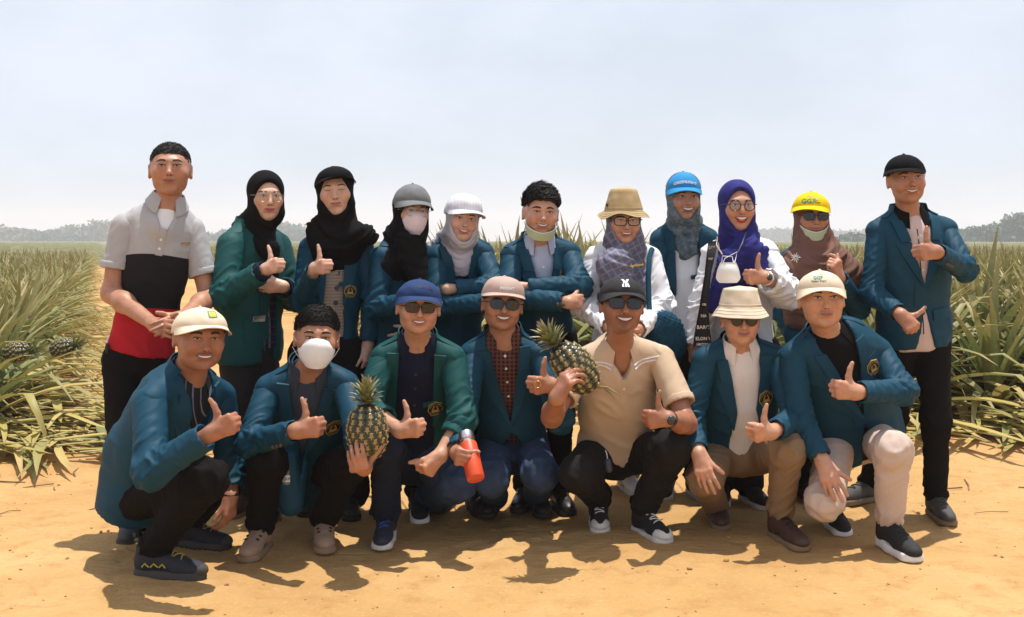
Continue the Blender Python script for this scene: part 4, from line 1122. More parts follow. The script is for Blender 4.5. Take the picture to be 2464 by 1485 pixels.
    def glasses(s, shape='round', frame=None, lens=None, r=.0225, y=.108, z=-.002, tube_r=.0017, top_bar=False):
        frame = frame or FRAMEB; lens = lens or CLEARLENS; parts = []
        root = None
        for sg in (-1, 1):
            cx = .0335 * sg; a = np.linspace(0, 2 * math.pi, 28, endpoint=False)
            if shape == 'round': x = r * np.cos(a); zz = r * .96 * np.sin(a)
            else:
                n_ = 3.2; x = r * 1.12 * np.sign(np.cos(a)) * np.abs(np.cos(a)) ** (2 / n_); zz = r * .80 * np.sign(np.sin(a)) * np.abs(np.sin(a)) ** (2 / n_); x = x * (1 + .10 * zz / r); zz = zz - .003 * np.clip(np.abs(x) / r, 0, 1) * 0
            X = cx + x; Yf = y - .22 * (X ** 2) / .08; P = np.stack([X, -Yf, z + zz], 1)
            V, F = tube(P, tube_r, 6, True)
            if root is None: root = s.add('glasses', V, F, frame)
            else: s.add('rim', V, F, frame, root)
            cen = P.mean(0); V = np.concatenate([[cen - A3(0, .002, 0)], P]); F = [[0, 1 + i, 1 + (i + 1) % 28] for i in range(28)]
            s.add('lens', V, F, lens, root)
            hx = cx + sg * r * 1.08; V, F = tube([L3(hx, y - .22 * hx ** 2 / .08, z + .006), L3(sg * .073 * s.wd, .080, z + .008), L3(sg * .0805 * s.wd, .02, z + .008), L3(sg * .082 * s.wd, -.012, z)], tube_r, 5); s.add('temple', V, F, frame, root)
        V, F = tube([L3(-.0125, y + .001, z + .002), L3(0, y + .004, z + .006), L3(.0125, y + .001, z + .002)], tube_r, 5); s.add('bridge', V, F, frame, root)
        return root
    def mask(s, mat, z0=-.010, z1=-.118, puff=1.0, seam=True, straps=True, name='face_mask', low=False, edge=None):
        n, m = 25, 13; G = np.zeros((m, n, 3))
        for i in range(m):
            b = i / (m - 1)
            if low: ym = .100 - .022 * b; z = z0 + (z1 - z0) * b; wid = .072 - .010 * b
            else: ym = np.interp(b, [0, .18, .5, .8, 1], [.100, .114, .113, .106, .094]) * puff; z = z0 + (z1 - z0) * b; wid = np.interp(b, [0, .3, .7, 1], [.058, .064, .055, .038])
            for j in range(n):
                a = (j / (n - 1) * 2 - 1); t = a * math.radians(82); x = wid * s.wd * 1.04 * math.sin(t); y0 = .018
                y = y0 + (ym - y0) * math.cos(t) ** .8; zz = z + (.010 * (1 - abs(a)) * (1 - b) * (1 if not low else -1.2)) - (.016 * a * a * (1 - b) if not low else -.040 * a * a) + (.012 * a * a * b if not low else 0)
                if seam and not low: y += (.007 * math.exp(-(a / .16) ** 2) - .004 * math.exp(-((abs(a) - .55) / .2) ** 2)) * math.sin(math.pi * min(1, b + .15))
                G[i, j] = L3(x, y + .0016 * math.sin(b * 26 + a * 3) * (1 if low else .4), zz)
        V, F = slab(G, .0022); o = s.add(name, V, F, mat, sharp=70)
        if not low:
            for P_ in (G[0], G[-1], G[:, n // 2], G[:, 3], G[:, n - 4]): V, F = tube(P_ - A3(0, .0018, 0), .0012, 5); s.add('mask_seam', V, F, mat, o)
        if edge: V, F = tube(G[0] - A3(0, .001, 0), .0022, 5); s.add('mask_edge', V, F, edge, o)
        if straps:
            for j, sg in ((0, -1), (n - 1, 1)):
                for i, ez in ((1, .012), (m - 2, -.040)):
                    P = [G[i, j] + A3(0, 0, 0), lerp(G[i, j], L3(sg * .086 * s.wd, -.014, ez), .5) + A3(sg * .004, 0, 0), L3(sg * .086 * s.wd, -.016, ez)]
                    V, F = tube(P, .0014, 5); s.add('ear_loop', V, F, WHITEC, o)
        return o
    def hijab(s, mat, drape=None, chest=.14, cover=.10, tight=1.0, open_=(.072, .106), hood=1.0, fold=.007, name='headscarf', tuck=False, cz=-.022, extra=None, dpt=.80, under=None):
        """scarf round the head, under the chin and over the chest; a real opening for the face"""
        p = s.p; k = s.k; Rr = s.R.T; f = Sd()
        def hp(x, y, z): return s.wld(L3(x, y, z))
        f.ell(hp(0, -.016, .030), tuple(np.array((.0905 * hood, .118, .1015 * hood)) * k), Rr)
        f.ell(hp(0, .010, -.060), tuple(np.array((.0800 * hood, .090, .080)) * k), Rr, .04)
        f.cap(hp(0, .000, -.09), p.N + p.w * .02 + p.v * .015, .074 * k, .085, .05)
        if not tuck:
            S = np.stack([p.u, p.v / dpt, p.w])
            f.cap(p.N + p.w * .01 + p.v * .012, p.N - p.w * cover + p.v * .030, .088, chest, .05, S)
        else: f.cap(p.N + p.w * .01, p.N - p.w * .10 + p.v * .03, .080, .070, .04)
        if extra: extra(f)
        if under: f.plane(hp(0, 0, under), s.R @ A3(0, 0, 1))
        f.ell(hp(0, .118, cz), tuple(np.array((open_[0], .098, open_[1])) * k), Rr, .012, 's')
        V, Q = f.mesh(.0075, 1); N = vnormals(V, Q); q = s.loc(V); x, y, z = q[:, 0], -q[:, 1], q[:, 2]
        rho = np.sqrt((x / .8) ** 2 + ((z - cz)) ** 2); an = np.arctan2(x, -(z - cz))
        c = np.stack([rho * 34 + 1.5 * pn(V * 7 + p.seed), an * 1.1, y * 7 + p.seed], 1)
        a = 1.45 * fold * np.clip((-.030 - z) / .06, .16, 1.15); nn = pn(c) + .5 * pn(c * 1.9 + 4)
        V = V + N * (a * nn)[:, None]
        return p.add(name, V, Q, mat)
def nrm_grid(G):
    v = G.copy(); v[..., 2] *= .6; return v / (np.linalg.norm(v, axis=-1)[..., None] + 1e-9)
def s_dir(R): return R @ A3(0, 0, 1)
# ------------------------------------------------------------------ the cast: poses read off the photograph as (column, row, depth)
UPV = A3(0, 0, 1)
def OV(b, top=.068, low=None, mid=None):
    top *= 1.15
    """jacket opening: V to distance b below the neck, optionally parting again below"""
    r = [(-.2, -top, top), (0, -top, top), (b * .55, -top * .50, top * .50), (b, -.003, .003), (b + .012, .02, -.02)]
    if low: r += [(low[0], .02, -.02), (low[0] + .01, -.002, .002), (low[1], -low[2], low[2]), (low[1] + .6, -low[2] * 2, low[2] * 2)]
    else: r += [(2, .02, -.02)]
    return r
def OO(w0, w1, w2, L=.9): return [(-.2, -w0, w0), (0, -w0, w0), (.25, -w1, w1), (.6, -w2, w2), (L + .6, -w2, w2)]
SK1, SK2, SK3, SK4, SK5 = (.55, .30, .19), (.43, .215, .13), (.64, .40, .285), (.36, .168, .098), (.48, .25, .155)
def start(label, skin, N, P, SR, SL):
    N, P, SR, SL = W(*N), W(*P), W(*SR), W(*SL); N = N + A3(0, 0, .020); p = Person(label, (P[0], P[1], 0), skin); p.frame(N, P, SR, SL); return p
def blazer(p, mat, ER, WR, EL, WL, opening, hem=.10, cutR=.015, cutL=.015, emb=None, welt=True, flaps=True, bottom=None, btn=None, r=(.059, .052, .044), cuff=None, **kw):
    j = p.torso('jacket', mat, hem, opening=opening, **kw)
    p.sleeve('R', mat, ER, WR, r, j, cut=cutR, cuff=cuff); p.sleeve('L', mat, EL, WL, r, j, cut=cutL, cuff=cuff)
    p.lapels(j, mat, opening, bottom=bottom)
    if welt: p.pocket(j, p.sw * .52, .225, .095, .020, mat, .008, 'breast_pocket')
    if flaps:
        L = np.linalg.norm(p.N - p.P)
        for sg in (-1, 1): p.pocket(j, sg * p.sw * .56, L - .005, .13, .045, mat, .006)
    if btn:
        for d in btn: p.button(j, -.012, d, plain('blazer_button', (.02, .05, .075), .35), .009)
    if emb: p.emblem(j, *emb)
    cl = [r_ for r_ in opening if r_[2] - r_[1] < -.01]
    if cl:                                                      # overlapping front edge below the lapels
        L = np.linalg.norm(p.N - p.P); ds = np.linspace(cl[0][0] - .03, min(cl[-1][0], L + hem - .012), 9)
        if ds[-1] > ds[0] + .04: p.add('front_edge', *band(p.proj(), np.stack([.006 + 0 * ds, ds], 1), np.stack([-.05 + 0 * ds, ds], 1), 4, .0050, 0, .003), mat, j, sharp=50)
    return j
def shirt(p, mat, hem=.04, off=.015, collar=True, buttons=None, bmat=None, pieces=True, **kw):
    o = p.torso('shirt', mat, hem, off, h=.011, fold=.003, **{'wide': .975, **kw})
    if collar: p.collar(o, mat, .066, .088, .034, 24, .050)
    if pieces:
        uv = np.linspace(.05, np.linalg.norm(p.N - p.P) + hem * .8, 12)
        V, F = band(p.proj(), np.stack([0 * uv - .014, uv], 1), np.stack([0 * uv + .014, uv], 1), 3, .0022); p.add('placket', V, F, mat, o, sharp=40)
    for d in buttons or []: p.button(o, 0, d, bmat or plain('pearl_button', (.72, .70, .66), .3), .0058)
    return o
def stand(p, mat, Y, dx=(-.075, .075), ank=None, style=None, yaw=(-12, 12), rad=(.090, .068, .062), lean=0.0, **kw):
    legs = []
    for i, sg in enumerate((-1, 1)):
        H_ = p.P + p.u * sg * .085 - p.w * .04
        An = ank[i] if ank else A3(p.P[0] + dx[i] + lean, Y + (.05 if i == 0 else 0), .085)
        K = lerp(H_, An, .47) + A3(0, -.03, 0); legs.append((H_, K, An))
    p.trousers(mat, legs, rad, h=.011, **kw)
    if style:
        for i in (0, 1): p.shoe(legs[i][2], yaw[i], style, lift=0)
    return legs
ST_BLACK = (plain('black_leather', (.016, .014, .013), .45), RUBBERB, plain('black_lace', (.015, .014, .013), .8), 'plain')
ST_GREYB = (plain('grey_nubuck', (.060, .055, .050), .8, bump=.3), plain('tan_sole', (.17, .12, .075), .8), plain('grey_lace', (.03, .03, .03), .8), 'plain')
ST_BROWN = (plain('brown_leather', (.060, .028, .018), .6, bump=.3, var=.3), plain('dusty_sole', (.22, .14, .08), .85), plain('brown_lace', (.03, .015, .012), .8), 'plain')
ST_WHITE = (plain('white_leather', (.66, .64, .62), .6), RUBBERW, plain('white_lace', (.7, .7, .68), .8), 'plain')
ST_SLIP = (plain('black_knit', (.012, .012, .013), .85), RUBBERW, None, 'plain')
ST_RUN = (plain('black_mesh', (.010, .010, .011), .8, bump=.4), plain('white_foam', (.74, .73, .72), .6), plain('black_lace', (.015, .014, .013), .8), 'run')
ST_CANVAS = (plain('black_canvas', (.010, .010, .012), .85), RUBBERW, plain('white_lace', (.7, .7, .68), .8), 'canvas')
ST_CLOG = (plain('tan_clog', (.34, .22, .145), .8, bump=.25, var=.15), plain('tan_clog_sole', (.27, .17, .105), .85), None, 'clog')
ST_TRAIL = (plain('trail_navy', (.014, .016, .024), .8, var=.4, bump=.3), plain('grey_tread', (.055, .047, .042), .9, bump=.4), plain('yellow_lace', (.42, .33, .06), .8), 'trail')
ST_BLUER = (plain('blue_grey_mesh', (.018, .024, .040), .7, bump=.3), RUBBERW, plain('blue_lace', (.02, .06, .30), .7), 'run')
def wing_logo(s):
    P = np.array([(-.9, .0), (-.5, .45), (0, .15), (.45, .55), (1, .1), (.4, .2), (0, -.1), (-.45, .15)]) * s
    return np.concatenate([P, np.zeros((8, 1))], 1), [[0, 1, 7], [1, 2, 6, 7], [2, 3, 5, 6], [3, 4, 5]]
def disc_logo(s): return np.array([(s * math.cos(a), s * math.sin(a), 0) for a in np.linspace(0, 6.28, 13)[:-1]]), [list(range(12))]
def square_logo(a, b, n=6):
    V = np.array([(x, y, 0) for y in np.linspace(-b, b, n) for x in np.linspace(-a, a, n)]); return V, [list(q) for q in gridfaces(n, n)[:, ::-1]]
ONLY = None
def person(f):
    if ONLY is None or f.__name__ in ONLY: f()
    return f

@person
def b1():
    """man in the three-coloured polo shirt, far left"""
    p = start('tall man in grey black and red polo shirt standing with hands clasped, far left', SK2, (402, 504, 5.0), (338, 850, 5.02), (294, 550, 4.98), (464, 558, 5.08))
    ER, WR, EL, WL = W(268, 706, 4.95), W(372, 782, 4.70), W(502, 716, 5.06), W(440, 764, 4.74)
    # colour-blocked polo: grey yoke and sleeves, black middle, red hem
    t = NT('block_polo'); v = t.coord(); sx = t.n('SeparateXYZ'); t.l(v, sx.inputs[0])
    zz = t.math('ADD', sx.outputs[2], t.math('MULTIPLY', t.math('POWER', t.math('ABSOLUTE', t.math('ADD', sx.outputs[0], -.05)), 2.0), .9))
    n = t.noise(v, 160, 3); grey = t.mix((.34, .335, .34), (.45, .445, .45), n)
    c = t.mix(grey, (.010, .009, .010), t.math('LESS_THAN', zz, 1.245)); c = t.mix(c, (.42, .012, .022), t.math('LESS_THAN', zz, 1.005))
    t.fin(c, .85, t.bump(t.noise(v, 30, 3), .4, .006, t.bump(t.noise(v, 700, 2), .3, .001)), Specular_IOR_Level=.25)
    GREY = cloth('grey_pique', (.40, .395, .40), .85, .10, 500, .4, .4)
    o = p.torso('polo_shirt', t.m, .0, 0, [(-.2, -.055, .055), (0, -.050, .050), (.13, -.004, .004), (.15, .02, -.02), (2, .02, -.02)], fold=.007, wide=.93)
    p.collar(o, GREY, .064, .090, .034, 24, .044, th=.004)
    for d in (.15, .19): p.button(o, -.004, d, plain('pearl_button', (.72, .70, .66), .3), .006)
    uv = np.linspace(.10, .22, 6); p.add('placket', *band(p.proj(), np.stack([0 * uv - .017, uv], 1), np.stack([0 * uv + .013, uv], 1), 3, .003), GREY, o, sharp=40)
    p.add('chest_label', *band(p.proj(), [(.088, .150), (.105, .148), (.122, .146)], [(.088, .162), (.105, .160), (.122, .158)], 3, .002), plain('tan_label', (.42, .24, .09), .6), o)
    u = p.torso('undershirt', WHITEC, .0, .016, h=.012, fold=.002)
    p.short_sleeve('R', GREY, ER, .62, (.064, .064), o); p.short_sleeve('L', GREY, EL, .66, (.062, .062), o)
    p.arm('R', ER, WR, W(412, 790, 4.60) - WR, A3(.55, -.1, .85), 'flat', 1.02, True); p.arm('L', EL, WL, W(392, 790, 4.62) - WL, A3(-.45, -.2, .9), 'flat', 1.02, True)
    h = Head(p, W(410, 407, 4.98), 14, 5, 0, 1.04, 1.0, .98, mouth='soft', fade=.55, eyes=.50, stubble=.10, lip=(.26, .085, .065))
    h.hair(.004, .054, .925, .030, .0025, 1500, back=-.01, fore=-.002, flow=(0, -.3, .6), tuft=.014, lift=.5)
    stand(p, BLACKT, 4.95, ank=[W(318, 1262, 4.98) , W(372, 1262, 5.0)], style=(plain('grey_knit', (.05, .05, .055), .8, bump=.5), plain('grey_tread', (.055, .047, .042), .9, bump=.4), None, 'plain'), yaw=(12, 22), rad=(.080, .068, .060), hip=(.125, .090, .10))
    V, Q = Sd().ell(W(258, 838, 4.93), (.010, .010, .026)).mesh(.004); k = p.add('key_pouch', V, Q, RUBBERB)
    p.add('key_strap', *tube([W(264, 806, 4.95), W(258, 820, 4.93), W(258, 832, 4.93)], .003, 5), WHITEC, k)
    p.core([(p.SR, ER, WR), (p.SL, EL, WL)], []); p.finish_body()

@person
def b2():
    """woman in the green jacket"""
    p = start('woman in green jacket, plaid shirt, black headscarf and round glasses giving thumbs up', SK3, (612, 565, 5.28), (600, 830, 5.32), (552, 588, 5.12), (672, 588, 5.46))
    ER, WR, EL, WL = W(540, 712, 5.02), W(640, 648, 4.90), W(705, 716, 5.40), W(682, 690, 5.16)
    PL = plaid('plaid_shirt', (.012, .016, .040), (.20, .20, .24), (.16, .03, .03), 190, 170, .80)
    shirt(p, PL, .0)
    j = blazer(p, GREEN, ER, WR, EL, WL, OO(.03, .035, .055), .07, .035, .03, welt=False, flaps=False, r=(.070, .062, .052), bottom=.55)
    p.pocket(j, -.085, .40, .12, .10, GREEN, .004, 'patch_pocket'); p.add('phone', *band(p.proj(.008), [(-.115, .385), (-.085, .383), (-.06, .381)], [(-.115, .41), (-.085, .41), (-.06, .41)], 2, .006), plain('phone_grey', (.32, .31, .29), .4), j)
    p.sleeve('R', NAVY, ER, WR, (.03, .045, .043), amp=.002, name='inner_cuff'); p.sleeve('L', NAVY, EL, WL, (.03, .045, .043), amp=.002, name='inner_cuff')
    p.arm('R', ER, WR, A3(.75, -.55, .30), UPV + A3(.1, 0, 0), 'thumb', .92); p.arm('L', EL, WL, A3(-1, -.25, .05), A3(0, -.3, 1), 'flat', .92)
    h = Head(p, W(640, 473, 5.22), 24, -2, 0, .95, 1.0, .94, mouth='soft', ears=False, female=True, lip=(.42, .07, .075), eyes=.85)
    h.hijab(BLACKC, chest=.12, cover=.06, tuck=True, fold=.006, extra=lambda f: f.cap(W(590, 560, 5.34), W(650, 600, 5.16), .07, .05, .06))
    h.glasses('round', METALF, CLEARLENS, .0245, tube_r=.0013)
    stand(p, cloth('charcoal_trousers', (.030, .026, .027), .85, .2), 5.35, (-.03, .10), style=ST_BROWN, rad=(.095, .075, .072))
    p.core([(p.SR, ER, WR), (p.SL, EL, WL)], []); p.finish_body()

@person
def b3():
    """woman with black cap and headscarf"""
    p = start('woman in teal blazer and beige cardigan with black cap over black scarf, thumbs up', SK3, (812, 568, 5.32), (795, 838, 5.34), (742, 600, 5.30), (876, 596, 5.34))
    ER, WR, EL, WL = W(728, 722, 5.22), W(758, 646, 4.98), W(898, 720, 5.34), W(885, 832, 5.30)
    CARD = plaid('cardigan', (.36, .27, .20), (.36, .27, .20), (.22, .17, .14), 60, 420, .2)
    sh = shirt(p, CARD, .10, collar=False, buttons=None)
    for d in (.12, .19, .26, .33, .40): p.button(sh, .012, d, plain('navy_button', (.02, .035, .075), .4), .012)
    blazer(p, BLAZER, ER, WR, EL, WL, OO(.045, .045, .060), .10, .03, .02, emb=(p.sw * .58, .27, .030), bottom=.34)
    p.arm('R', ER, WR, A3(.62, -.75, .15), UPV, 'thumb', .95); p.arm('L', EL, WL, A3(0, -.1, -1), A3(-.4, -1, 0), 'hang', .92)
    h = Head(p, W(806, 460, 5.26), 8, 0, -5, .99, 1.0, .95, mouth='soft', ears=False, female=True, lip=(.40, .13, .11), eyes=.35)
    h.hijab(BLACKC, chest=.135, cover=.05, fold=.009, hood=1.0, under=.055, extra=lambda f: f.ell(W(878, 566, 5.25), (.060, .05, .030), k=.08).cap(W(760, 552, 5.27), W(880, 566, 5.24), .05, .04, .05))
    h.cap_hat(BLACKC, h=.070, z0=.046, L=.040, droop=.006, curve=.024, big=1.12, tilt=6, yaw=10)
    stand(p, BLACKT, 5.4, (-.07, .08), style=ST_BLACK, rad=(.12, .11, .10))
    p.core([(p.SR, ER, WR), (p.SL, EL, WL)], []); p.finish_body()

@person
def b4():
    """masked woman with grey cap"""
    p = start('woman in teal blazer with pale face mask, grey cap, black scarf and glasses', SK3, (972, 598, 5.36), (958, 850, 5.42), (918, 622, 5.26), (1030, 620, 5.48))
    ER, WR, EL, WL = W(908, 744, 5.20), W(985, 726, 5.02), W(1040, 744, 5.46), W(1000, 790, 5.26)
    shirt(p, BLACKC, .05, pieces=False)
    blazer(p, BLAZER, ER, WR, EL, WL, OV(.30, .05), .12, .0, .0, flaps=True)
    p.arm('R', ER, WR, A3(1, -.3, -.1), UPV, 'flat', .9); p.arm('L', EL, WL, A3(-.6, -.5, -.4), UPV, 'flat', .9)
    h = Head(p, W(990, 510, 5.30), 22, 0, 4, .95, .98, .95, mouth='none', ears=False, female=True, eyes=.8)
    h.hijab(BLACKC, chest=.125, cover=.10, fold=.007, under=.055, extra=lambda f: f.cap(W(955, 570, 5.36), W(935, 640, 5.24), .06, .05, .05).cap(W(990, 590, 5.20), W(1010, 690, 5.16), .07, .04, .06))
    h.cap_hat(cloth('grey_tweed', (.16, .165, .17), .9, .3, 300, .5), h=.094, z0=.046, L=.064, droop=.020, curve=.034, big=1.14, under=BLACKC)
    h.mask(cloth('pink_mask', (.74, .62, .64), .8, .03, 500, .2, .1), z1=-.116, straps=False, puff=1.03); h.glasses('round', METALF, CLEARLENS, .024, y=.112, tube_r=.0013)
    stand(p, BLACKT, 5.45, (-.05, .09), style=ST_BLACK)
    p.core([(p.SR, ER, WR), (p.SL, EL, WL)], []); p.finish_body()

@person
def b5():
    """woman with white cap, arms crossed"""
    p = start('smiling woman in teal blazer with white striped cap and pale grey scarf, arms crossed', SK3, (1103, 596, 5.40), (1100, 850, 5.42), (1046, 622, 5.36), (1166, 612, 5.42))
    ER, WR, EL, WL = W(1052, 738, 5.24), W(1178, 728, 5.10), W(1196, 692, 5.26), W(1078, 696, 5.20)
    shirt(p, NAVY, .05, buttons=[.12, .19], bmat=NAVY)
    blazer(p, BLAZER, ER, WR, EL, WL, OV(.31, .055), .14, .0, .03)
    p.arm('R', ER, WR, A3(.7, .68, .1), A3(-.3, 0, .8), 'hang', .88); p.arm('L', EL, WL, A3(-.6, .8, -.2), UPV, 'fist', .8)
    h = Head(p, W(1113, 528, 5.34), 12, 0, 7, .91, 1.0, .92, mouth='smile', ears=False, female=True, lip=(.42, .12, .11), eyes=.9, smile=.7)
    SC_ = cloth('pale_scarf', (.44, .42, .46), .55, .06, 700, .15, .3, spec=.5)
    h.hijab(SC_, tuck=True, fold=.006, hood=.98, under=.055, extra=lambda f: f.cap(W(1075, 570, 5.44), W(1040, 598, 5.48), .04, .03, .04))
    h.cap_hat(plaid('white_stripe', (.74, .74, .78), (.40, .40, .50), None, 900, 1, .3), h=.092, z0=.042, L=.060, droop=.014, curve=.028, flat=True, big=1.15, yaw=14)
    stand(p, BLACKT, 5.5, (-.06, .08), style=ST_BLACK)
    p.core([(p.SR, ER, WR), (p.SL, EL, WL)], []); p.finish_body()

@person
def b6():
    """man, arms crossed, mask under the chin"""
    p = start('smiling man in teal blazer, arms crossed, bare black hair, green mask under his chin', SK1, (1298, 598, 5.36), (1306, 806, 5.40), (1228, 616, 5.34), (1374, 612, 5.38))
    ER, WR, EL, WL = W(1222, 716, 5.20), W(1368, 728, 5.06), W(1396, 690, 5.20), W(1252, 692, 5.16)
    shirt(p, cloth('pale_check', (.42, .46, .58), .8, .1), .06, buttons=[.10, .17, .24])
    blazer(p, BLAZER, ER, WR, EL, WL, OV(.30, .062, (.42, .62, .05)), .10, .02, .03, emb=(.108, .140, .032), welt=False, r=(.060, .054, .046))
    for i in range(2): p.add('cuff_button', *lathe([(.001, .004), (.008, .003), (.009, 0)], 10, A3(0, -1, 0), lerp(ER, WR, .82 + .08 * i) + A3(0, -.056, -.010)), plain('horn_button', (.06, .04, .025), .3))
    p.arm('R', ER, WR, A3(.75, .62, .05), A3(-.2, 0, .9), 'hang', .95); p.arm('L', EL, WL, A3(-.6, .8, -.2), UPV, 'fist', .85)
    h = Head(p, W(1301, 511, 5.30), 7, -2, 3, .97, 1.0, 1.0, mouth='smile', eyes=.55, lip=(.36, .13, .10), smile=.8)
    h.hair(.020, .056, .97, -.020, .003, 1700, fore=.000, flow=(.75, -.5, .45), tuft=.034, lift=.38)
    h.mask(cloth('green_mask', (.46, .53, .34), .8, .1, 500, .2, .5), z0=-.088, z1=-.138, low=True, straps=False, edge=WHITEC)
    for sg in (-1, 1): h.add('ear_loop', *tube([L3(sg * .078, .010, .010), L3(sg * .074, .040, -.05), L3(sg * .060, .045, -.098)], .0015, 5), WHITEC)
    stand(p, BLACKT, 5.5, (-.08, .08), style=ST_BLACK)
    p.core([(p.SR, ER, WR), (p.SL, EL, WL)], []); p.finish_body()

@person
def b7():
    """woman with tan bucket hat"""
    p = start('woman in white tunic with tan bucket hat, patterned grey blue scarf and black glasses', SK1, (1500, 606, 5.34), (1502, 830, 5.38), (1430, 622, 5.34), (1568, 622, 5.36))
    ER, WR, EL, WL = W(1408, 738, 5.26), W(1466, 786, 5.02), W(1592, 738, 5.26), W(1535, 792, 5.00)
    tu = p.torso('tunic', WHITEC, .30, flare=.18, fold=.009); p.sleeve('R', WHITEC, ER, WR, (.062, .055, .045), tu, .0085, name='sleeve'); p.sleeve('L', WHITEC, EL, WL, (.062, .055, .045), tu, .0085)
    p.arm('R', ER, WR, A3(.8, -.5, -.4), A3(0, -.5, 1), 'flat', .9); p.arm('L', EL, WL, A3(-.8, -.5, -.4), A3(0, -.5, 1), 'flat', .9)
    h = Head(p, W(1501, 531, 5.28), 4, -2, 0, .93, 1.04, 1.05, mouth='smile', ears=False, female=True, lip=(.32, .09, .08), eyes=.6, smile=.0)
    t = NT('lattice_scarf'); v = t.coord((1, 1, 1), rot=(0, math.radians(28), 0)); sx = t.n('SeparateXYZ'); t.l(v, sx.inputs[0]); wob = t.noise(t.coord(), 9, 2)
    def ln(o, f): return t.math('GREATER_THAN', t.math('SINE', t.math('ADD', t.math('MULTIPLY', o, f), t.math('MULTIPLY', wob, 4.0))), .80)
    lines = t.math('MAXIMUM', ln(sx.outputs[0], 210), ln(sx.outputs[2], 170))
    t.fin(t.mix(t.mix((.085, .098, .155), (.150, .140, .190), t.noise(t.coord(), 6, 3)), (.26, .24, .31), t.math('MULTIPLY', lines, .6)), .7, t.bump(t.noise(t.coord(), 40, 3), .3, .006), Specular_IOR_Level=.3)
    sc = h.hijab(t.m, chest=.135, cover=.20, fold=.008, hood=1.0, under=.085, dpt=.92, extra=lambda f: f.cap(W(1480, 640, 5.16), W(1490, 760, 5.15), .085, .045, .06))
    bh = h.bucket(cloth('khaki_twill', (.42, .31, .165), .85, .10, 500, .4, .6), h=.108, brim=.036, drop=.026, z0=.050, wob=.010, top=.70)
    h.add('hat_tab', *tube([L3(-.088, .02, .085), L3(-.090, .02, .07)], .006, 6), plain('dark_tab', (.05, .01, .015), .7), bh)
    h.glasses('rect', FRAMEB, CLEARLENS, .0265, tube_r=.0024)
    # yellow embroidered word on the scarf
    V, F = text_mesh('Agribisnis', .0175, 0, .95, .0004); sh_ = .25
    q = W(1532, 638, 5.075); f2 = p.tfield
    p.add('embroidery', q + np.stack([V[:, 0] + V[:, 1] * sh_, -.012 + 0 * V[:, 0] + .25 * np.maximum(V[:, 0], 0), V[:, 1] + V[:, 0] * .12], 1), F, plain('yellow_thread', (.72, .55, .10), .6), sc, smooth=False)
    stand(p, cloth('grey_trousers', (.16, .15, .17), .85, .1), 5.9, (-.12, .06), style=ST_WHITE, rad=(.10, .08, .075))
    p.core([(p.SR, ER, WR), (p.SL, EL, WL)], []); p.finish_body()

@person
def b8():
    """woman with blue trucker cap"""
    p = start('smiling woman in teal blazer over white blouse with bright blue lettered cap', SK5, (1646, 560, 5.72), (1640, 842, 5.74), (1586, 578, 5.70), (1706, 578, 5.72))
    ER, WR, EL, WL = W(1572, 700, 5.66), W(1588, 806, 5.60), W(1720, 700, 5.66), W(1712, 800, 5.60)
    s_ = shirt(p, WHITEC, .12, collar=False, pieces=False)
    for sg in (-1, 1): p.add('collar', *band(p.proj(), [(sg * .012 * i, .03 + .0 * i) for i in range(6)], [(sg * (.004 + .0105 * i), .125 - .010 * i) for i in range(6)], 4, .004), WHITEC, s_, sharp=50)
    blazer(p, BLAZER, ER, WR, EL, WL, OO(.070, .058, .052), .12, btn=None, bottom=.33)
    p.arm('R', ER, WR, A3(0, -.2, -1), A3(.4, -1, 0), 'hang', .92); p.arm('L', EL, WL, A3(0, -.2, -1), A3(-.4, -1, 0), 'hang', .92)
    h = Head(p, W(1645, 476, 5.66), 6, 0, 0, .96, .98, .94, mouth='grin', ears=False, female=True, lip=(.34, .10, .09), eyes=.85, smile=.6)
    t = NT('print_scarf'); v = t.coord(); n = t.noise(v, 38, 5, .7); t.fin(t.ramp(n, [(.35, (.03, .055, .075)), (.5, (.075, .115, .14)), (.62, (.16, .19, .20)), (.75, (.06, .09, .11))]), .75, t.bump(t.noise(v, 40, 3), .3, .006))
    h.hijab(t.m, tuck=True, fold=.007, under=.055)
    BC = cloth('sky_blue_foam', (.030, .235, .50), .8, .06, 500, .3)
    c = h.cap_hat(BC, h=.092, z0=.044, L=.056, droop=.018, curve=.032, yaw=-8, big=1.12); h.cap_text(c, 'GREENLIGHT', .020, .034, WHITEC, arc=3, bold=.0004, space=1.02)
    # white mesh back of the trucker cap
    rx, ry, rz, e = h.capr; G = np.array([[(rx * 1.012 * math.cos(tt) ** e * math.cos(a), ry * 1.012 * math.cos(tt) ** e * math.sin(a), rz * 1.01 * math.sin(tt)) for a in np.linspace(-.15, math.pi + .15, 28)] for tt in np.linspace(.02, 1.5, 12)])
    h.add('mesh_back', *slab(h.capT(G.reshape(-1, 3)).reshape(12, 28, 3), .001), WHITEC, c)
    stand(p, BLACKT, 5.75, (-.07, .07), style=ST_SLIP)
    p.core([(p.SR, ER, WR), (p.SL, EL, WL)], []); p.finish_body()

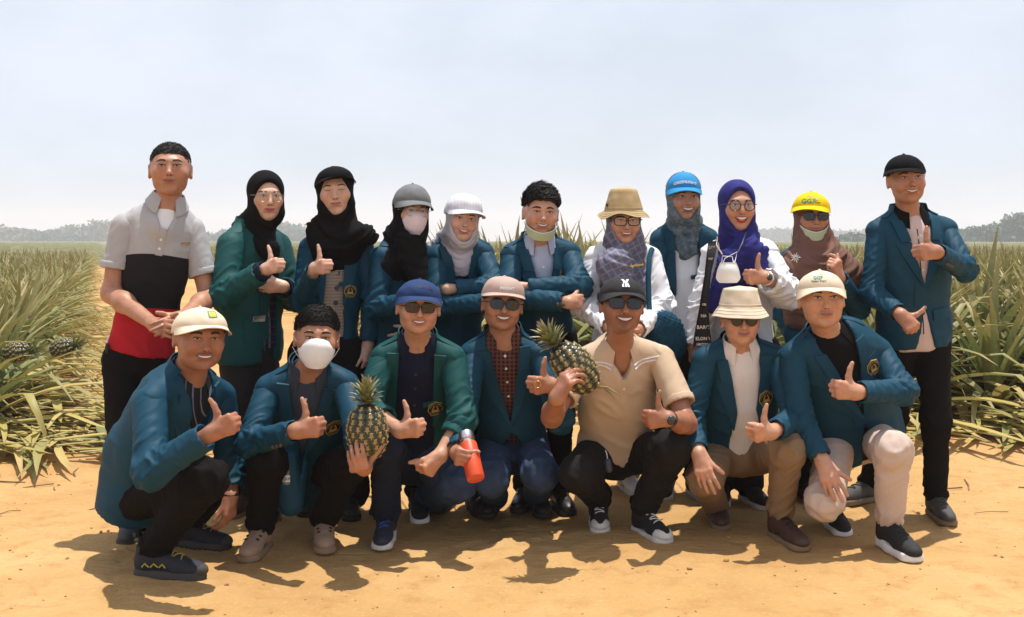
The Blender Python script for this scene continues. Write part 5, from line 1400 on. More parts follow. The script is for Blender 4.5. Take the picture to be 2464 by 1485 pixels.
@person
def b9():
    """laughing woman in white with the royal blue scarf"""
    p = start('laughing woman in white dress with royal blue headscarf and glasses giving thumbs up', SK5, (1776, 596, 5.22), (1788, 830, 5.26), (1712, 612, 5.22), (1846, 604, 5.26))
    ER, WR, EL, WL = W(1690, 736, 5.18), W(1668, 832, 5.14), W(1890, 706, 5.14), W(1842, 668, 4.96)
    tu = p.torso('dress', WHITEC, .34, flare=.30, fold=.012); p.sleeve('R', WHITEC, ER, WR, (.060, .055, .048), tu, .009); p.sleeve('L', WHITEC, EL, lerp(EL, WL, .86), (.062, .066, .056), tu, .010)
    p.arm('R', ER, WR, A3(0, -.2, -1), A3(.4, -1, 0), 'hang', .92); p.arm('L', EL, WL, A3(-1, -.30, .06), UPV + A3(.1, 0, 0), 'thumb', .98)
    h = Head(p, W(1774, 496, 5.16), 2, 0, 0, .97, .97, .95, mouth='laugh', ears=False, female=True, lip=(.42, .045, .05), eyes=.9)
    BL = cloth('royal_blue_scarf', (.022, .022, .150), .75, .12, 600, .2, .4)
    h.hijab(BL, chest=.130, cover=.12, fold=.008, hood=.97, open_=(.073, .110), dpt=.88, extra=lambda f: f.cap(W(1752, 630, 5.06), W(1715, 740, 5.08), .055, .035, .06).cap(W(1800, 600, 5.08), W(1830, 610, 5.12), .06, .04, .05))
    h.glasses('round', FRAMEB, CLEARLENS, .0245, tube_r=.0022)
    # white respirator hanging from a beaded cord
    m = np.zeros((9, 13, 3))
    for i in range(9):
        for j in range(13):
            a = j / 6 - 1; b = i / 8; wv = np.interp(b, [0, .35, .8, 1], [.034, .046, .054, .038]); m[i, j] = W(1752, 654, 4.93) + A3(a * wv, -.022 * (1 - a * a) * math.sin(b * 2.6 + .3), .040 - .088 * b)
    MS = cloth('white_respirator', (.76, .76, .75), .8, .03, 500, .2, .1); o = p.add('hanging_mask', *slab(m, .003), MS)
    p.add('mask_loop', *tube([m[0, 1], W(1738, 616, 4.93), W(1762, 618, 4.93), m[0, 10]], .0018, 5), MS, o); p.add('mask_loop', *tube([m[0, 11], W(1774, 606, 4.94), W(1744, 622, 4.92), m[0, 2]], .0018, 5), MS, o)
    p.add('mask_cord', *tube([W(1776, 606, 4.94), W(1786, 585, 4.96), W(1795, 560, 5.05)], .0028, 6), plain('bead_dark', (.05, .035, .03), .4), o); p.add('mask_cord', *tube([W(1738, 612, 4.93), W(1724, 590, 4.96), W(1726, 570, 5.05)], .0030, 6), plain('bead_pale', (.40, .30, .24), .4), o)
    # lettered shawl over the right shoulder
    ts = np.linspace(0, 1, 20); cx = np.interp(ts, [0, .25, .55, .8, 1], [1716, 1704, 1694, 1690, 1690]); cy = np.interp(ts, [0, 1], [582, 842]); wd_ = np.interp(ts, [0, .3, .6, 1], [12, 7, 10, 24])
    yy = np.interp(ts, [0, .1, .4, 1], [5.16, 5.06, 5.02, 4.98])
    G = np.array([[W(cx[i] + f * wd_[i], cy[i], yy[i] - .012 * math.sin(f * 2.5)) for f in np.linspace(-1, 1, 7)] for i in range(20)])
    sh_ = p.add('shawl', *slab(G, .004), cloth('dark_shawl', (.020, .018, .020), .85, .2, 400, .4))
    for txt, f, sz, gx in (('LON', .10, .018, 0), ('THE', .17, .012, 0), ('CEL', .60, .012, 0), ('NA', .69, .018, 0), ('BARC', .83, .022, 0), ('ELONA', .90, .020, 0), ('HECTOR', .955, .014, 0)):
        i = int(f * 19); V, F = text_mesh(txt, sz, 0, 1, .0006); c = G[i, 3] + A3(.0, -.016, 0); p.add('shawl_lettering', c + np.stack([V[:, 0] + gx * .03, 0 * V[:, 0] + .05 * np.abs(V[:, 0]), V[:, 1]], 1), F, plain('shawl_print', (.50, .47, .42), .8), sh_, smooth=False)
    # watch
    d = nrm(WL - EL); q = WL - d * .012; u1 = nrm(np.cross(d, A3(0, 1, 0))); v1 = np.cross(d, u1)
    wt = p.add('wristwatch', *tube([q + (u1 * math.cos(a) + v1 * math.sin(a)) * .031 for a in np.linspace(0, 6.28, 20)[:-1]], .0042, 6, True), STEEL)
    p.add('watch_face', *lathe([(.001, .006), (.014, .005), (.015, 0)], 14, A3(.2, -1, .2), q + A3(.004, -.032, .006)), plain('watch_dark', (.03, .03, .03), .2), wt)
    stand(p, BLACKT, 5.62, (-.02, .10), style=ST_SLIP, rad=(.10, .08, .075))
    p.core([(p.SR, ER, WR), (p.SL, EL, WL)], []); p.finish_body()

@person
def b10():
    """woman with yellow cap"""
    p = start('woman with yellow cap, brown headscarf, sunglasses and green mask under her chin', SK5, (1958, 606, 5.50), (1972, 850, 5.52), (1896, 632, 5.48), (2036, 632, 5.50))
    ER, WR, EL, WL = W(1888, 756, 5.42), W(1925, 850, 5.30), W(2062, 742, 5.38), W(2018, 668, 5.16)
    shirt(p, BLACKC, .05, pieces=False)
    blazer(p, BLAZER, ER, WR, EL, WL, OV(.30, .05), .12)
    p.arm('R', ER, WR, A3(.3, -.4, -.8), A3(.3, -1, 0), 'hang', .9); p.arm('L', EL, WL, A3(-.25, -.35, .9), A3(.5, .3, .2), 'heart', .95)
    h = Head(p, W(1953, 521, 5.44), -2, 0, 0, .95, 1.0, 1.0, mouth='soft', ears=False, female=True, lip=(.36, .10, .095), eyes=.7)
    BR = cloth('brown_scarf', (.170, .085, .062), .7, .08, 700, .15, .35)
    sc = h.hijab(BR, chest=.175, cover=.15, fold=.010, hood=1.0, under=.052, open_=(.070, .106), dpt=.80, extra=lambda f: f.cap(W(1925, 650, 5.36), W(1920, 760, 5.36), .10, .07, .12).cap(W(1990, 630, 5.42), W(2050, 660, 5.42), .09, .06, .10))
    YC = cloth('yellow_cotton', (.74, .52, .008), .8, .05, 700, .3); c = h.cap_hat(YC, h=.084, z0=.042, L=.058, droop=.020, curve=.026, yaw=-20, tilt=2, big=1.14)
    h.cap_text(c, 'GGF', .036, .028, plain('logo_green', (.02, .22, .13), .6), x0=.000, bold=.0012); h.cap_text(c, 'Foods', .010, .022, plain('logo_dark', (.05, .06, .05), .6), x0=.044)
    h.cap_text(c, '', 0, .05, plain('logo_orange', (.70, .25, .03), .6), .012, vf=wing_logo(.026)); h.cap_text(c, '', 0, .040, plain('logo_sky', (.25, .5, .6), .6), .040, vf=disc_logo(.006))
    h.glasses('rect', FRAMEB, SUNLENS, .0245, tube_r=.0018)
    h.mask(cloth('green_mask', (.46, .53, .34), .8, .1, 500, .2, .5), z0=-.070, z1=-.150, low=True, straps=False, edge=WHITEC)
    q = W(1914, 620, 5.27); br = []
    for i in range(10):
        a = i * .628; dv = A3(math.cos(a), 0, math.sin(a)); rr = .019 if i % 2 else .026; br.append(tube([q + dv * .004, q + dv * rr * .6 + A3(0, -.004, 0), q + dv * rr], [.0022, .0038, .001], 5))
    p.add('brooch', *joinf(br), plain('silver_gems', (.70, .66, .62), .15, 1.0), sc)
    stand(p, BLACKT, 5.72, (-.12, -.02), style=ST_BLACK)
    p.core([(p.SR, ER, WR), (p.SL, EL, WL)], []); p.finish_body()

@person
def b11():
    """tall man at the right end"""
    p = start('tall man in teal blazer, black cap and black jeans standing far right, thumbs up', SK2, (2188, 530, 5.32), (2200, 790, 5.34), (2108, 560, 5.30), (2280, 556, 5.34))
    ER, WR, EL, WL = W(2098, 706, 5.22), W(2168, 758, 4.99), W(2322, 648, 5.16), W(2252, 606, 4.96)
    PK = cloth('pale_pink_shirt', (.60, .46, .42), .8, .05); s_ = shirt(p, PK, .10, collar=False, buttons=[.09, .17, .25])
    p.collar(s_, BLACKC, .066, .090, .036, 20, .056); V, F = band(p.proj(.002), [(-.012, d) for d in np.linspace(.06, .55, 9)], [(-.008, d) for d in np.linspace(.06, .55, 9)], 2, .002); p.add('piping', V, F, BLACKC, s_)
    j = blazer(p, BLAZER, ER, WR, EL, WL, OV(.33, .068, (.42, .66, .055)), .085, .02, .02, emb=(.100, .205, .030), welt=False, btn=(.345, .45), flaps=False)
    p.pocket(j, p.sw * .60, .435, .135, .050, BLAZER, .006)
    for i in range(3): p.add('cuff_button', *lathe([(.001, .004), (.007, .003), (.008, 0)], 10, A3(0, -1, 0), lerp(EL, WL, .62 + .07 * i) + A3(0, -.05, -.036)), plain('horn_button', (.06, .04, .025), .3), j)
    p.arm('R', ER, WR, A3(.55, -.45, -.70), A3(.92, -.15, .25), 'thumb', 1.0); p.arm('L', EL, WL, A3(-.92, -.42, .0), UPV + A3(-.25, 0, 0), 'thumb', 1.06)
    h = Head(p, W(2180, 430, 5.26), -4, 0, -4, 1.0, .98, .98, mouth='smile', eyes=.6, lip=(.32, .11, .085), smile=.9)
    h.hair(.004, .05, .98, -.030, .003, back=-.05, under=.05); h.cap_hat(BLACKC, h=.074, z0=.040, L=.056, droop=.014, curve=.028, yaw=-24, big=1.06)
    A_, B_ = W(2090, 1170, 5.62), W(2252, 1200, 5.32); A_[2] = .09; B_[2] = .09
    legs = [(p.P - p.u * .085 - p.w * .03, W(2150, 1010, 5.42), A_), (p.P + p.u * .085 - p.w * .03, W(2252, 1010, 5.26), B_)]
    p.trousers(BLACKT, legs, (.094, .068, .056), h=.010); p.shoe(A_, -62, ST_GREYB); p.shoe(B_, -4, ST_GREYB)
    p.core([(p.SR, ER, WR), (p.SL, EL, WL)], legs); p.finish_body()


@person
def f1():
    """crouching man, far left"""
    p = start('crouching man in teal blazer and cream cap, front row, far left, thumbs up', SK4, (452, 918, 4.44), (346, 1186, 4.58), (358, 968, 4.22), (536, 950, 4.66))
    ER, WR, EL, WL = W(362, 1136, 4.06), W(512, 1040, 4.00), W(556, 1120, 4.72), W(556, 1194, 4.62)
    ST = plaid('striped_shirt', (.008, .008, .010), (.20, .22, .32), None, 300, 1, .9); shirt(p, ST, .02, wide=.81)
    def tail(t): t.cap(W(326, 1140, 4.56), W(298, 1190, 4.60), .110, .070, .08).cap(W(408, 962, 4.44), W(338, 1080, 4.52), .115, .122, .08).cap(W(338, 1080, 4.52), W(318, 1170, 4.56), .122, .105, .06)
    j = blazer(p, BLAZER, ER, WR, EL, WL, OV(.40, .075), .07, .03, .03, r=(.070, .062, .052), flaps=False, wide=.84, extra=tail, welt=False)
    p.arm('R', ER, WR, A3(.85, -.20, .42), UPV + A3(-.05, 0, 0), 'thumb', 1.06); p.arm('L', EL, WL, W(552, 1236, 4.60) - WL, A3(-.5, -1, 0), 'hang', 1.0)
    h = Head(p, W(480, 810, 4.36), 30, -2, 3, 1.07, 1.04, 1.08, mouth='smile', eyes=.5, stubble=.12, fade=.5, lip=(.28, .09, .075), neck=.060, smile=.1, nose=1.1, stache=.75)
    h.hair(.002, .05, .97, .012, .002, back=-.02, under=.045)
    c = h.cap_hat(CREAM, h=.072, z0=.034, L=.068, droop=.008, curve=.034, yaw=2, big=1.06, tilt=6)
    h.cap_text(c, '', 0, .045, plain('patch_yellow', (.62, .45, .03), .6), .020, thick=.0026, vf=square_logo(.013, .0085)); h.cap_text(c, '', 0, .045, plain('patch_green', (.03, .22, .12), .6), .020, vf=square_logo(.017, .0115))
    A_, B_ = W(366, 1330, 4.36), W(452, 1300, 4.80); A_[2] = .10; B_[2] = .10
    legs = [(W(330, 1200, 4.46), W(500, 1152, 4.20), A_), (W(350, 1200, 4.74), W(548, 1140, 4.72), B_)]
    p.trousers(BLACKT, legs, (.092, .076, .062), hip=(.14, .12, .11), k=.04)
    rt, T, f = p.shoe(A_, 76, ST_TRAIL, sc=1.08); p.shoe(B_, 70, ST_TRAIL)
    for y in (.0, .032, .064):
        P0 = f.project(np.array([[-.2, y + q * .013, .056 - abs(q) * .013] for q in (-1, 0, 1)]), A3(1, 0, 0)); p.add('shoe_stripe', *tube(T(P0 - A3(.001, 0, 0)), .0034, 5), plain('yellow_trim', (.5, .36, .03), .6), rt)
    q = lerp(EL, WL, .93); p.add('wristwatch', *tube([q + A3(math.cos(a), math.sin(a), 0) * .032 for a in np.linspace(0, 6.28, 18)[:-1]], .006, 6, True), plain('watch_dark', (.03, .03, .03), .2))
    p.core([(p.SR, ER, WR), (p.SL, EL, WL)], legs); p.finish_body()

@person
def f2():
    """squatting man with the white mask"""
    p = start('squatting man in teal blazer and white face mask holding a pineapple, thumbs up', SK2, (742, 908, 4.72), (728, 1120, 4.98), (640, 938, 4.70), (838, 926, 4.72))
    ER, WR, EL, WL = W(600, 1066, 4.54), W(716, 1036, 4.36), W(866, 1060, 4.52), W(876, 1126, 4.37)
    POLO = cloth('slate_polo', (.045, .055, .075), .85, .1); shirt(p, POLO, .02, buttons=[.07, .115])
    def tail(t): t.cap(W(690, 1120, 4.72), W(700, 1212, 4.70), .085, .055, .06)
    blazer(p, BLAZER, ER, WR, EL, WL, OV(.36, .070), .16, .02, .035, emb=(.122, .215, .034), r=(.062, .055, .047), btn=(.385,), extra=tail)
    for i in range(3): p.add('cuff_button', *lathe([(.001, .004), (.007, .003), (.008, 0)], 10, A3(0, -1, .1), lerp(ER, WR, .55 + .08 * i) + A3(0, -.052, -.035)), plain('horn_button', (.06, .04, .025), .3))
    p.arm('R', ER, WR, A3(.92, -.25, .22), UPV + A3(.2, 0, 0), 'thumb', 1.12); p.arm('L', EL, WL, A3(-.05, -.60, .12), A3(.95, -.1, .25), 'cup2', 1.10)
    h = Head(p, W(762, 812, 4.62), 12, 2, 3, 1.03, 1.0, 1.0, mouth='none', eyes=.55, fade=.45)
    h.hair(.012, .050, .945, .018, .003, 1700, back=-.02, fore=.002, flow=(.2, -.5, .7), tuft=.026, lift=.40); h.mask(cloth('white_mask', (.80, .80, .80), .8, .02, 500, .15, .08), puff=1.02)
    A_, B_ = W(628, 1270, 4.74), W(778, 1245, 4.86); A_[2] = .10; B_[2] = .10
    legs = [(W(690, 1130, 4.92), W(640, 1108, 4.56), A_), (W(790, 1130, 4.92), W(846, 1112, 4.62), B_)]
    p.trousers(BLACKT, legs, (.090, .074, .064), k=.03); p.shoe(A_, -4, ST_CLOG, sc=1.02); p.shoe(B_, 12, ST_CLOG, sc=1.02)
    p.core([(p.SR, ER, WR), (p.SL, EL, WL)], legs); p.finish_body()

@person
def f3():
    """kneeling man in the green jacket with blue cap"""
    p = start('kneeling man in open green jacket over navy shirt with blue cap and sunglasses', SK1, (1004, 838, 4.90), (992, 1092, 5.12), (916, 862, 4.88), (1096, 862, 4.90))
    ER, WR, EL, WL = W(884, 978, 4.76), W(962, 1036, 4.54), W(1112, 1010, 4.78), W(1058, 1098, 4.66)
    shirt(p, NAVY, .02, buttons=[.10, .17, .25, .33], bmat=plain('dark_button', (.03, .02, .02), .4))
    def tail(t): t.cap(W(1080, 1000, 4.94), W(1090, 1080, 4.98), .10, .09, .06)
    j = blazer(p, GREEN, ER, lerp(ER, WR, .55), EL, lerp(EL, WL, .45), OO(.080, .085, .10), .05, 0, 0, emb=(.092, .262, .034), r=(.063, .059, .054), cuff=(.035, .006), flaps=False, bottom=.36)
    p.arm('R', ER, WR, A3(.85, -.35, .20), UPV + A3(.1, 0, 0), 'thumb', 1.08); p.arm('L', EL, WL, A3(-.55, -.45, -.62), A3(-.5, -.6, .4), 'fist', 1.08)
    h = Head(p, W(1007, 737, 4.78), 9, 0, 3, .98, 1.08, 1.06, mouth='smile', stubble=.05, lip=(.36, .12, .10), neck=.058, smile=.2, stache=.4)
    h.hair(.002, .05, .97, -.005, .002, back=-.04, under=.05)
    BCAP = cloth('navy_blue_cap', (.022, .045, .125), .8, .1, 600, .3); c = h.cap_hat(BCAP, h=.076, z0=.042, L=.058, droop=.012, curve=.040, big=1.04, under=plain('cream_edge', (.55, .45, .32), .8))
    h.cap_text(c, 'AIRWAIR', .017, .046, plain('navy_thread', (.010, .014, .045), .7), x0=.018, arc=3, bold=.0004); h.glasses('rect', FRAMEB, SUNLENS, .026, tube_r=.0017)
    A_, B_ = W(930, 1262, 4.92), W(1010, 1222, 5.36); A_[2] = .10; B_[2] = .10
    legs = [(W(950, 1110, 5.06), W(926, 1078, 4.70), A_), (W(1040, 1110, 5.08), W(1096, 1160, 4.92), W(1030, 1196, 5.34))]
    p.trousers(JEANSD, [legs[0], (legs[0][0], lerp(legs[0][0], legs[0][1], .3), lerp(legs[0][0], legs[0][1], .5))], (.090, .074, .062), hip=(.16, .13, .12)); p.trousers(JEANS, [legs[1], legs[1]], (.092, .082, .066), hip=(.10, .10, .10), name='trouser_leg')
    rt, T, f = p.shoe(A_, 0, ST_BLUER, sc=1.0); p.shoe(B_, 5, ST_RUN)
    p.core([(p.SR, ER, WR), (p.SL, EL, WL)], legs); p.finish_body()

@person
def f4():
    """man with the orange bottle"""
    p = start('man in teal blazer and checked shirt with pale pink cap, holding orange bottle, thumbs up', SK2, (1212, 826, 5.08), (1234, 1070, 5.30), (1134, 852, 5.06), (1306, 858, 5.08))
    ER, WR, EL, WL = W(1116, 1004, 4.86), W(1100, 1090, 4.64), W(1348, 1010, 4.90), W(1326, 926, 4.70)
    CH = plaid('checked_shirt', (.020, .014, .022), (.16, .055, .030), (.16, .055, .030), 330, 330, .25); shirt(p, CH, .03, buttons=[.045, .10, .17, .24])
    blazer(p, BLAZER, ER, WR, EL, WL, OV(.36, .066, (.385, .60, .11)), .06, .02, .03, welt=False, flaps=False, r=(.062, .056, .048), belly=.03)
    H = p.arm('R', ER, WR, A3(.10, -1, .02), A3(.18, 0, 1), 'wrap', 1.06); p.arm('L', EL, WL, A3(-.72, -.60, .05), UPV + A3(.08, 0, 0), 'thumb', 1.08)
    h = Head(p, W(1209, 731, 5.02), 6, 2, 5, .99, 1.05, 1.06, mouth='grin', stubble=.10, lip=(.30, .10, .08), smile=.5, neck=.060, nose=1.08, stache=.75)
    h.hair(.004, .05, .99, -.030, .003, back=-.05, under=.05)
    c = h.cap_hat(cloth('dusty_pink', (.46, .335, .285), .85, .06, 700, .3), h=.080, z0=.044, L=.056, droop=.010, curve=.018, big=1.05, flat=True)
    h.cap_text(c, 'INSIGHT', .017, .026, WHITEC, x0=.006, bold=.0005); h.glasses('rect', FRAMEB, SUNLENS, .0265, tube_r=.0018)
    q = WL + A3(-.058, -.062, .01); p.add('ring', *tube([q + A3(math.cos(a) * .014, -.004, math.sin(a) * .014) for a in np.linspace(0, 6.28, 16)[:-1]], .002, 5, True), plain('gold', (.75, .5, .15), .25, 1.0))
    A_, B_ = W(1182, 1210, 5.46), W(1296, 1204, 5.46)
    legs = [(W(1196, 1080, 5.26), W(1180, 1150, 4.96), W(1190, 1196, 5.42)), (W(1276, 1080, 5.26), W(1300, 1140, 4.96), W(1290, 1190, 5.42))]
    p.trousers(JEANS, legs, (.094, .082, .064), hip=(.17, .13, .12)); A_[2] = B_[2] = .09; p.shoe(A_, -5, ST_BLACK); p.shoe(B_, 5, ST_BLACK)
    p.core([(p.SR, ER, WR), (p.SL, EL, WL)], legs); p.finish_body()

@person
def f5():
    """squatting man in the tan polo shirt"""
    p = start('squatting man in tan polo shirt, black cap and canvas sneakers holding up a pineapple', SK4, (1492, 850, 4.94), (1482, 1082, 5.18), (1398, 872, 4.92), (1598, 864, 4.96))
    ER, WR, EL, WL = W(1328, 1004, 4.72), W(1340, 958, 4.37), W(1652, 1020, 4.80), W(1608, 1008, 4.58)
    op = [(-.2, -.05, .05), (0, -.052, .052), (.10, -.006, .006), (.12, .02, -.02), (2, .02, -.02)]
    o = p.torso('polo_shirt', TAN, .02, 0, op, fold=.008, wide=.93)
    c = p.collar(o, TAN, .066, .108, .036, 24, .062, th=.005, stripes=WHITEC)
    uv = np.linspace(.09, .21, 6); p.add('placket', *band(p.proj(), np.stack([0 * uv - .015, uv], 1), np.stack([0 * uv + .015, uv], 1), 3, .003), TAN, o, sharp=40)
    p.button(o, .0, .135, plain('pearl_button', (.72, .70, .66), .3), .006)
    p.short_sleeve('R', TAN, ER, .66, (.060, .064), o); p.short_sleeve('L', TAN, EL, .70, (.060, .066), o)
    p.arm('R', ER, WR, A3(.42, -.12, .86), A3(-.45, .665, .42), 'cup', 1.12, True); p.arm('L', EL, WL, A3(-.95, -.32, .02), UPV + A3(.05, 0, 0), 'thumb', 1.08, True)
    h = Head(p, W(1496, 730, 4.82), 3, 4, 2, 1.10, .97, .97, mouth='grin', stubble=.30, lip=(.22, .075, .06), smile=.5, nose=1.1, stache=.8, goatee=.6)
    h.hair(.004, .05, 1.08, -.055, .006, 0, back=-.10, under=.042)
    CG = cloth('charcoal_cap', (.030, .030, .032), .8, .1, 600, .3); cp = h.cap_hat(CG, h=.070, z0=.035, L=.056, droop=.010, curve=.038, big=1.05); h.cap_text(cp, 'N', .040, .040, WHITEC, x0=.001, bold=.0016, thick=.0030); h.cap_text(cp, 'Y', .040, .040, WHITEC, x0=.001, bold=.0016, thick=.0036)
    h.glasses('rect', FRAMEB, SUNLENS, .0255, tube_r=.0018)
    d = nrm(WL - EL); q = WL - d * .010; u1 = nrm(np.cross(d, A3(0, 1, 0))); v1 = np.cross(d, u1); ring = lambda r: [q + (u1 * math.cos(a) + v1 * math.sin(a)) * r for a in np.linspace(0, 6.28, 20)[:-1]]
    wt = p.add('wristwatch', *tube(ring(.031), .007, 6, True), RUBBERB); p.add('watch_face', *lathe([(.001, .009), (.018, .008), (.020, 0)], 16, A3(.35, -1, .1), q + A3(.004, -.034, 0)), plain('watch_dark', (.03, .03, .03), .2), wt)
    d = nrm(WR - ER); q = WR - d * .015; u1 = nrm(np.cross(d, A3(0, 1, 0))); v1 = np.cross(d, u1); p.add('bracelet', *tube(ring(.031), .0035, 6, True), plain('braid', (.03, .015, .012), .8))
    A_, B_ = W(1440, 1222, 5.18), W(1548, 1240, 5.00); A_[2] = .12; B_[2] = .12
    legs = [(W(1430, 1095, 5.14), W(1392, 1140, 4.80), A_), (W(1545, 1090, 5.14), W(1618, 1078, 4.80), B_)]
    p.trousers(cloth('washed_black', (.013, .012, .012), .85, .4, 500, .5, .7), legs, (.096, .080, .066), hip=(.155, .13, .11), k=.035); p.shoe(A_, -2, ST_CANVAS); p.shoe(B_, 22, ST_CANVAS, sc=1.03)
    V, Q = Sd().cap(W(1463, 1112, 4.72), W(1466, 1130, 4.72), .015, .015).mesh(.004); k = p.add('key_fob', V, Q, plain('fob_blue', (.015, .02, .05), .35)); p.add('fob_strap', *tube([W(1457, 1084, 4.86), W(1460, 1092, 4.76), W(1462, 1106, 4.72)], .0025, 5), WHITEC, k)
    p.core([(p.SR, ER, WR), (p.SL, EL, WL)], legs); p.finish_body()

@person
def f6():
    """kneeling man with the cream bucket hat"""
    p = start('kneeling man in cream bucket hat and sunglasses, teal blazer over white shirt', SK1, (1780, 850, 4.98), (1780, 1080, 5.16), (1690, 868, 4.96), (1872, 862, 4.99))
    ER, WR, EL, WL = W(1664, 1010, 4.92), W(1682, 1092, 4.76), W(1914, 1008, 4.84), W(1856, 1040, 4.62)
    shirt(p, cloth('cream_white_shirt', (.74, .69, .66), .8, .04, 900, .2, .5), .06, buttons=[.09, .17, .25, .33])
    blazer(p, BLAZER, ER, WR, EL, WL, OO(.078, .048, .10), .02, .02, .04, emb=(.088, .200, .036), flaps=False, welt=False, r=(.062, .055, .047), bottom=.34)
    p.arm('R', ER, WR, W(1698, 1150, 4.70) - WR, A3(.9, -.3, .3), 'flat', 1.08); p.arm('L', EL, WL, A3(-.80, -.52, .05), UPV + A3(.2, 0, 0), 'thumb', 1.10)
    h = Head(p, W(1782, 768, 4.90), -2, 0, 0, .93, 1.0, 1.0, mouth='soft', lip=(.34, .11, .09), stache=.3); h.bucket(CREAM, h=.084, brim=.034, drop=.046, z0=.060, wob=.003, top=.80)
    h.hair(.000, .05, .96, -.02, .002, under=.06); h.glasses('round', FRAMEB, SUNLENS, .0245, tube_r=.0018)
    A_, B_ = W(1726, 1230, 5.24), W(1876, 1248, 4.90); A_[2] = B_[2] = .11
    legs = [(W(1730, 1095, 5.14), W(1694, 1150, 4.86), W(1724, 1220, 5.22)), (W(1830, 1095, 5.14), W(1896, 1082, 4.76), B_)]
    p.trousers(BEIGE, legs, (.090, .076, .060), hip=(.155, .12, .11), cut=.03); p.shoe(A_, -5, ST_BROWN); p.shoe(B_, 14, ST_BROWN, sc=1.04)
    p.core([(p.SR, ER, WR), (p.SL, EL, WL)], legs); p.finish_body()

@person
def f7():
    """kneeling man in pale chinos, right"""
    p = start('kneeling man in pale trousers, teal blazer and cream cap at right of the front row', SK1, (1994, 818, 4.92), (2062, 1050, 5.12), (1900, 858, 4.88), (2122, 846, 4.97))
    ER, WR, EL, WL = W(1926, 1012, 4.80), W(1980, 1110, 4.68), W(2174, 942, 4.80), W(2060, 944, 4.66)
    shirt(p, BLACKC, .04, buttons=[.12, .2, .3], bmat=plain('dark_button', (.03, .02, .02), .4))
    blazer(p, BLAZER, ER, WR, EL, WL, OV(.36, .068, (.39, .60, .06)), .05, .02, .02, emb=(.106, .152, .035), btn=(.375,), r=(.063, .056, .048), welt=False, flaps=False)
    p.pocket(p.root.children[1], p.sw * .46, .105, .10, .018, BLAZER, .012, 'breast_pocket')
    p.arm('R', ER, WR, W(2000, 1160, 4.62) - WR, A3(.9, -.3, .3), 'flat', 1.10); p.arm('L', EL, WL, A3(-.93, -.30, .18), UPV + A3(.15, 0, 0), 'thumb', 1.12)
    h = Head(p, W(1976, 716, 4.82), -4, 2, -2, 1.10, 1.0, 1.0, mouth='closed', eyes=.75, lip=(.36, .12, .10), fade=.4, stubble=.06, stache=.35)
    h.hair(.002, .05, .97, .0, .002, back=-.03, under=.045)
    c = h.cap_hat(CREAM, h=.072, z0=.034, L=.054, droop=.010, curve=.044, yaw=-8, big=1.04); h.cap_text(c, 'GGF', .018, .044, plain('logo_green', (.02, .22, .13), .6), x0=-.012, bold=.0006); h.cap_text(c, 'Plantation Group 4', .007, .032, plain('logo_dark', (.05, .06, .05), .6), x0=-.010); h.cap_text(c, '', 0, .056, plain('logo_orange', (.70, .25, .03), .6), .002, vf=wing_logo(.010))
    B_ = W(2140, 1262, 4.76); B_[2] = .105
    legs = [(W(2010, 1070, 5.06), W(1984, 1206, 4.72), W(2000, 1196, 5.12)), (W(2110, 1060, 5.10), W(2148, 1084, 4.68), B_)]
    p.trousers(CREAMT, legs, (.094, .080, .062), hip=(.155, .12, .11), cut=.04); p.shoe(B_, 8, ST_RUN, sc=1.10); A_ = W(2000, 1200, 5.14); A_[2] = .09; p.shoe(A_, 0, ST_RUN)
    p.core([(p.SR, ER, WR), (p.SL, EL, WL)], legs); p.finish_body()
# ------------------------------------------------------------------ pineapples, bottles, bag
def two_mat_mesh(name, V, F, mats, idx, smooth=True, sharp=45):
    me = mkmesh(name, V, F, mats[0], smooth, sharp=sharp)
    for m in mats[1:]: me.materials.append(m)
    me.polygons.foreach_set('material_index', np.array(idx, np.int32)); return me
RIND = plain('rind_gap', (.020, .018, .010), .8); EYED = plain('eye_green', (.040, .046, .022), .25, var=.4, scale=120); STAR = plain('bract_tan', (.34, .245, .105), .6, var=.25, scale=90)
def eye_geo():
    V = []; F = []; idx = []
    n = 12
    for r, z in ((1.0, -.12), (.86, .22), (.5, .42)): V += [(r * math.cos(i / n * 6.2832), r * math.sin(i / n * 6.2832), z) for i in range(n)]
    V.append((0, 0, .46))
    for k in range(2):
        for i in range(n): F.append([k * n + i, k * n + (i + 1) % n, (k + 1) * n + (i + 1) % n, (k + 1) * n + i]); idx.append(0)
    for i in range(n): F.append([2 * n + i, 2 * n + (i + 1) % n, 3 * n]); idx.append(0)
    b = len(V); pts = 5
    for i in range(pts * 2):                                                 # tan five-pointed bract with a thorn
        a = -math.pi / 2 + i / (pts * 2) * 6.2832; r = .86 if i % 2 == 0 else .30
        V.append((r * math.cos(a), r * math.sin(a) - .12, .18 if i % 2 == 0 else .50))
    V.append((0, .02, .74)); V.append((.02, .55, 1.05))
    c = b + pts * 2
    for i in range(pts * 2): F.append([b + i, b + (i + 1) % (pts * 2), c]); idx.append(1)
    F.append([b + 4, c + 1, c]); idx.append(1); F.append([c, c + 1, b + 6]); idx.append(1); F.append([b + 4, b + 6, c + 1]); idx.append(1)
    return np.array(V), F, idx
EV, EF, EI = eye_geo(); EYE_ME = two_mat_mesh('fruit_eye', EV, EF, [EYED, STAR], EI)
def crown_leaf_mat():
    t = NT('crown_leaf'); at = t.n('Attribute'); at.attribute_name = 'Col'; sp = t.n('SeparateColor'); t.l(at.outputs['Color'], sp.inputs[0])
    c = t.ramp(sp.outputs[0], [(0, (.20, .17, .07)), (.35, (.15, .17, .065)), (.75, (.22, .22, .09)), (1, (.45, .30, .17))]); t.fin(c, .45); return t.m
CROWN = crown_leaf_mat()
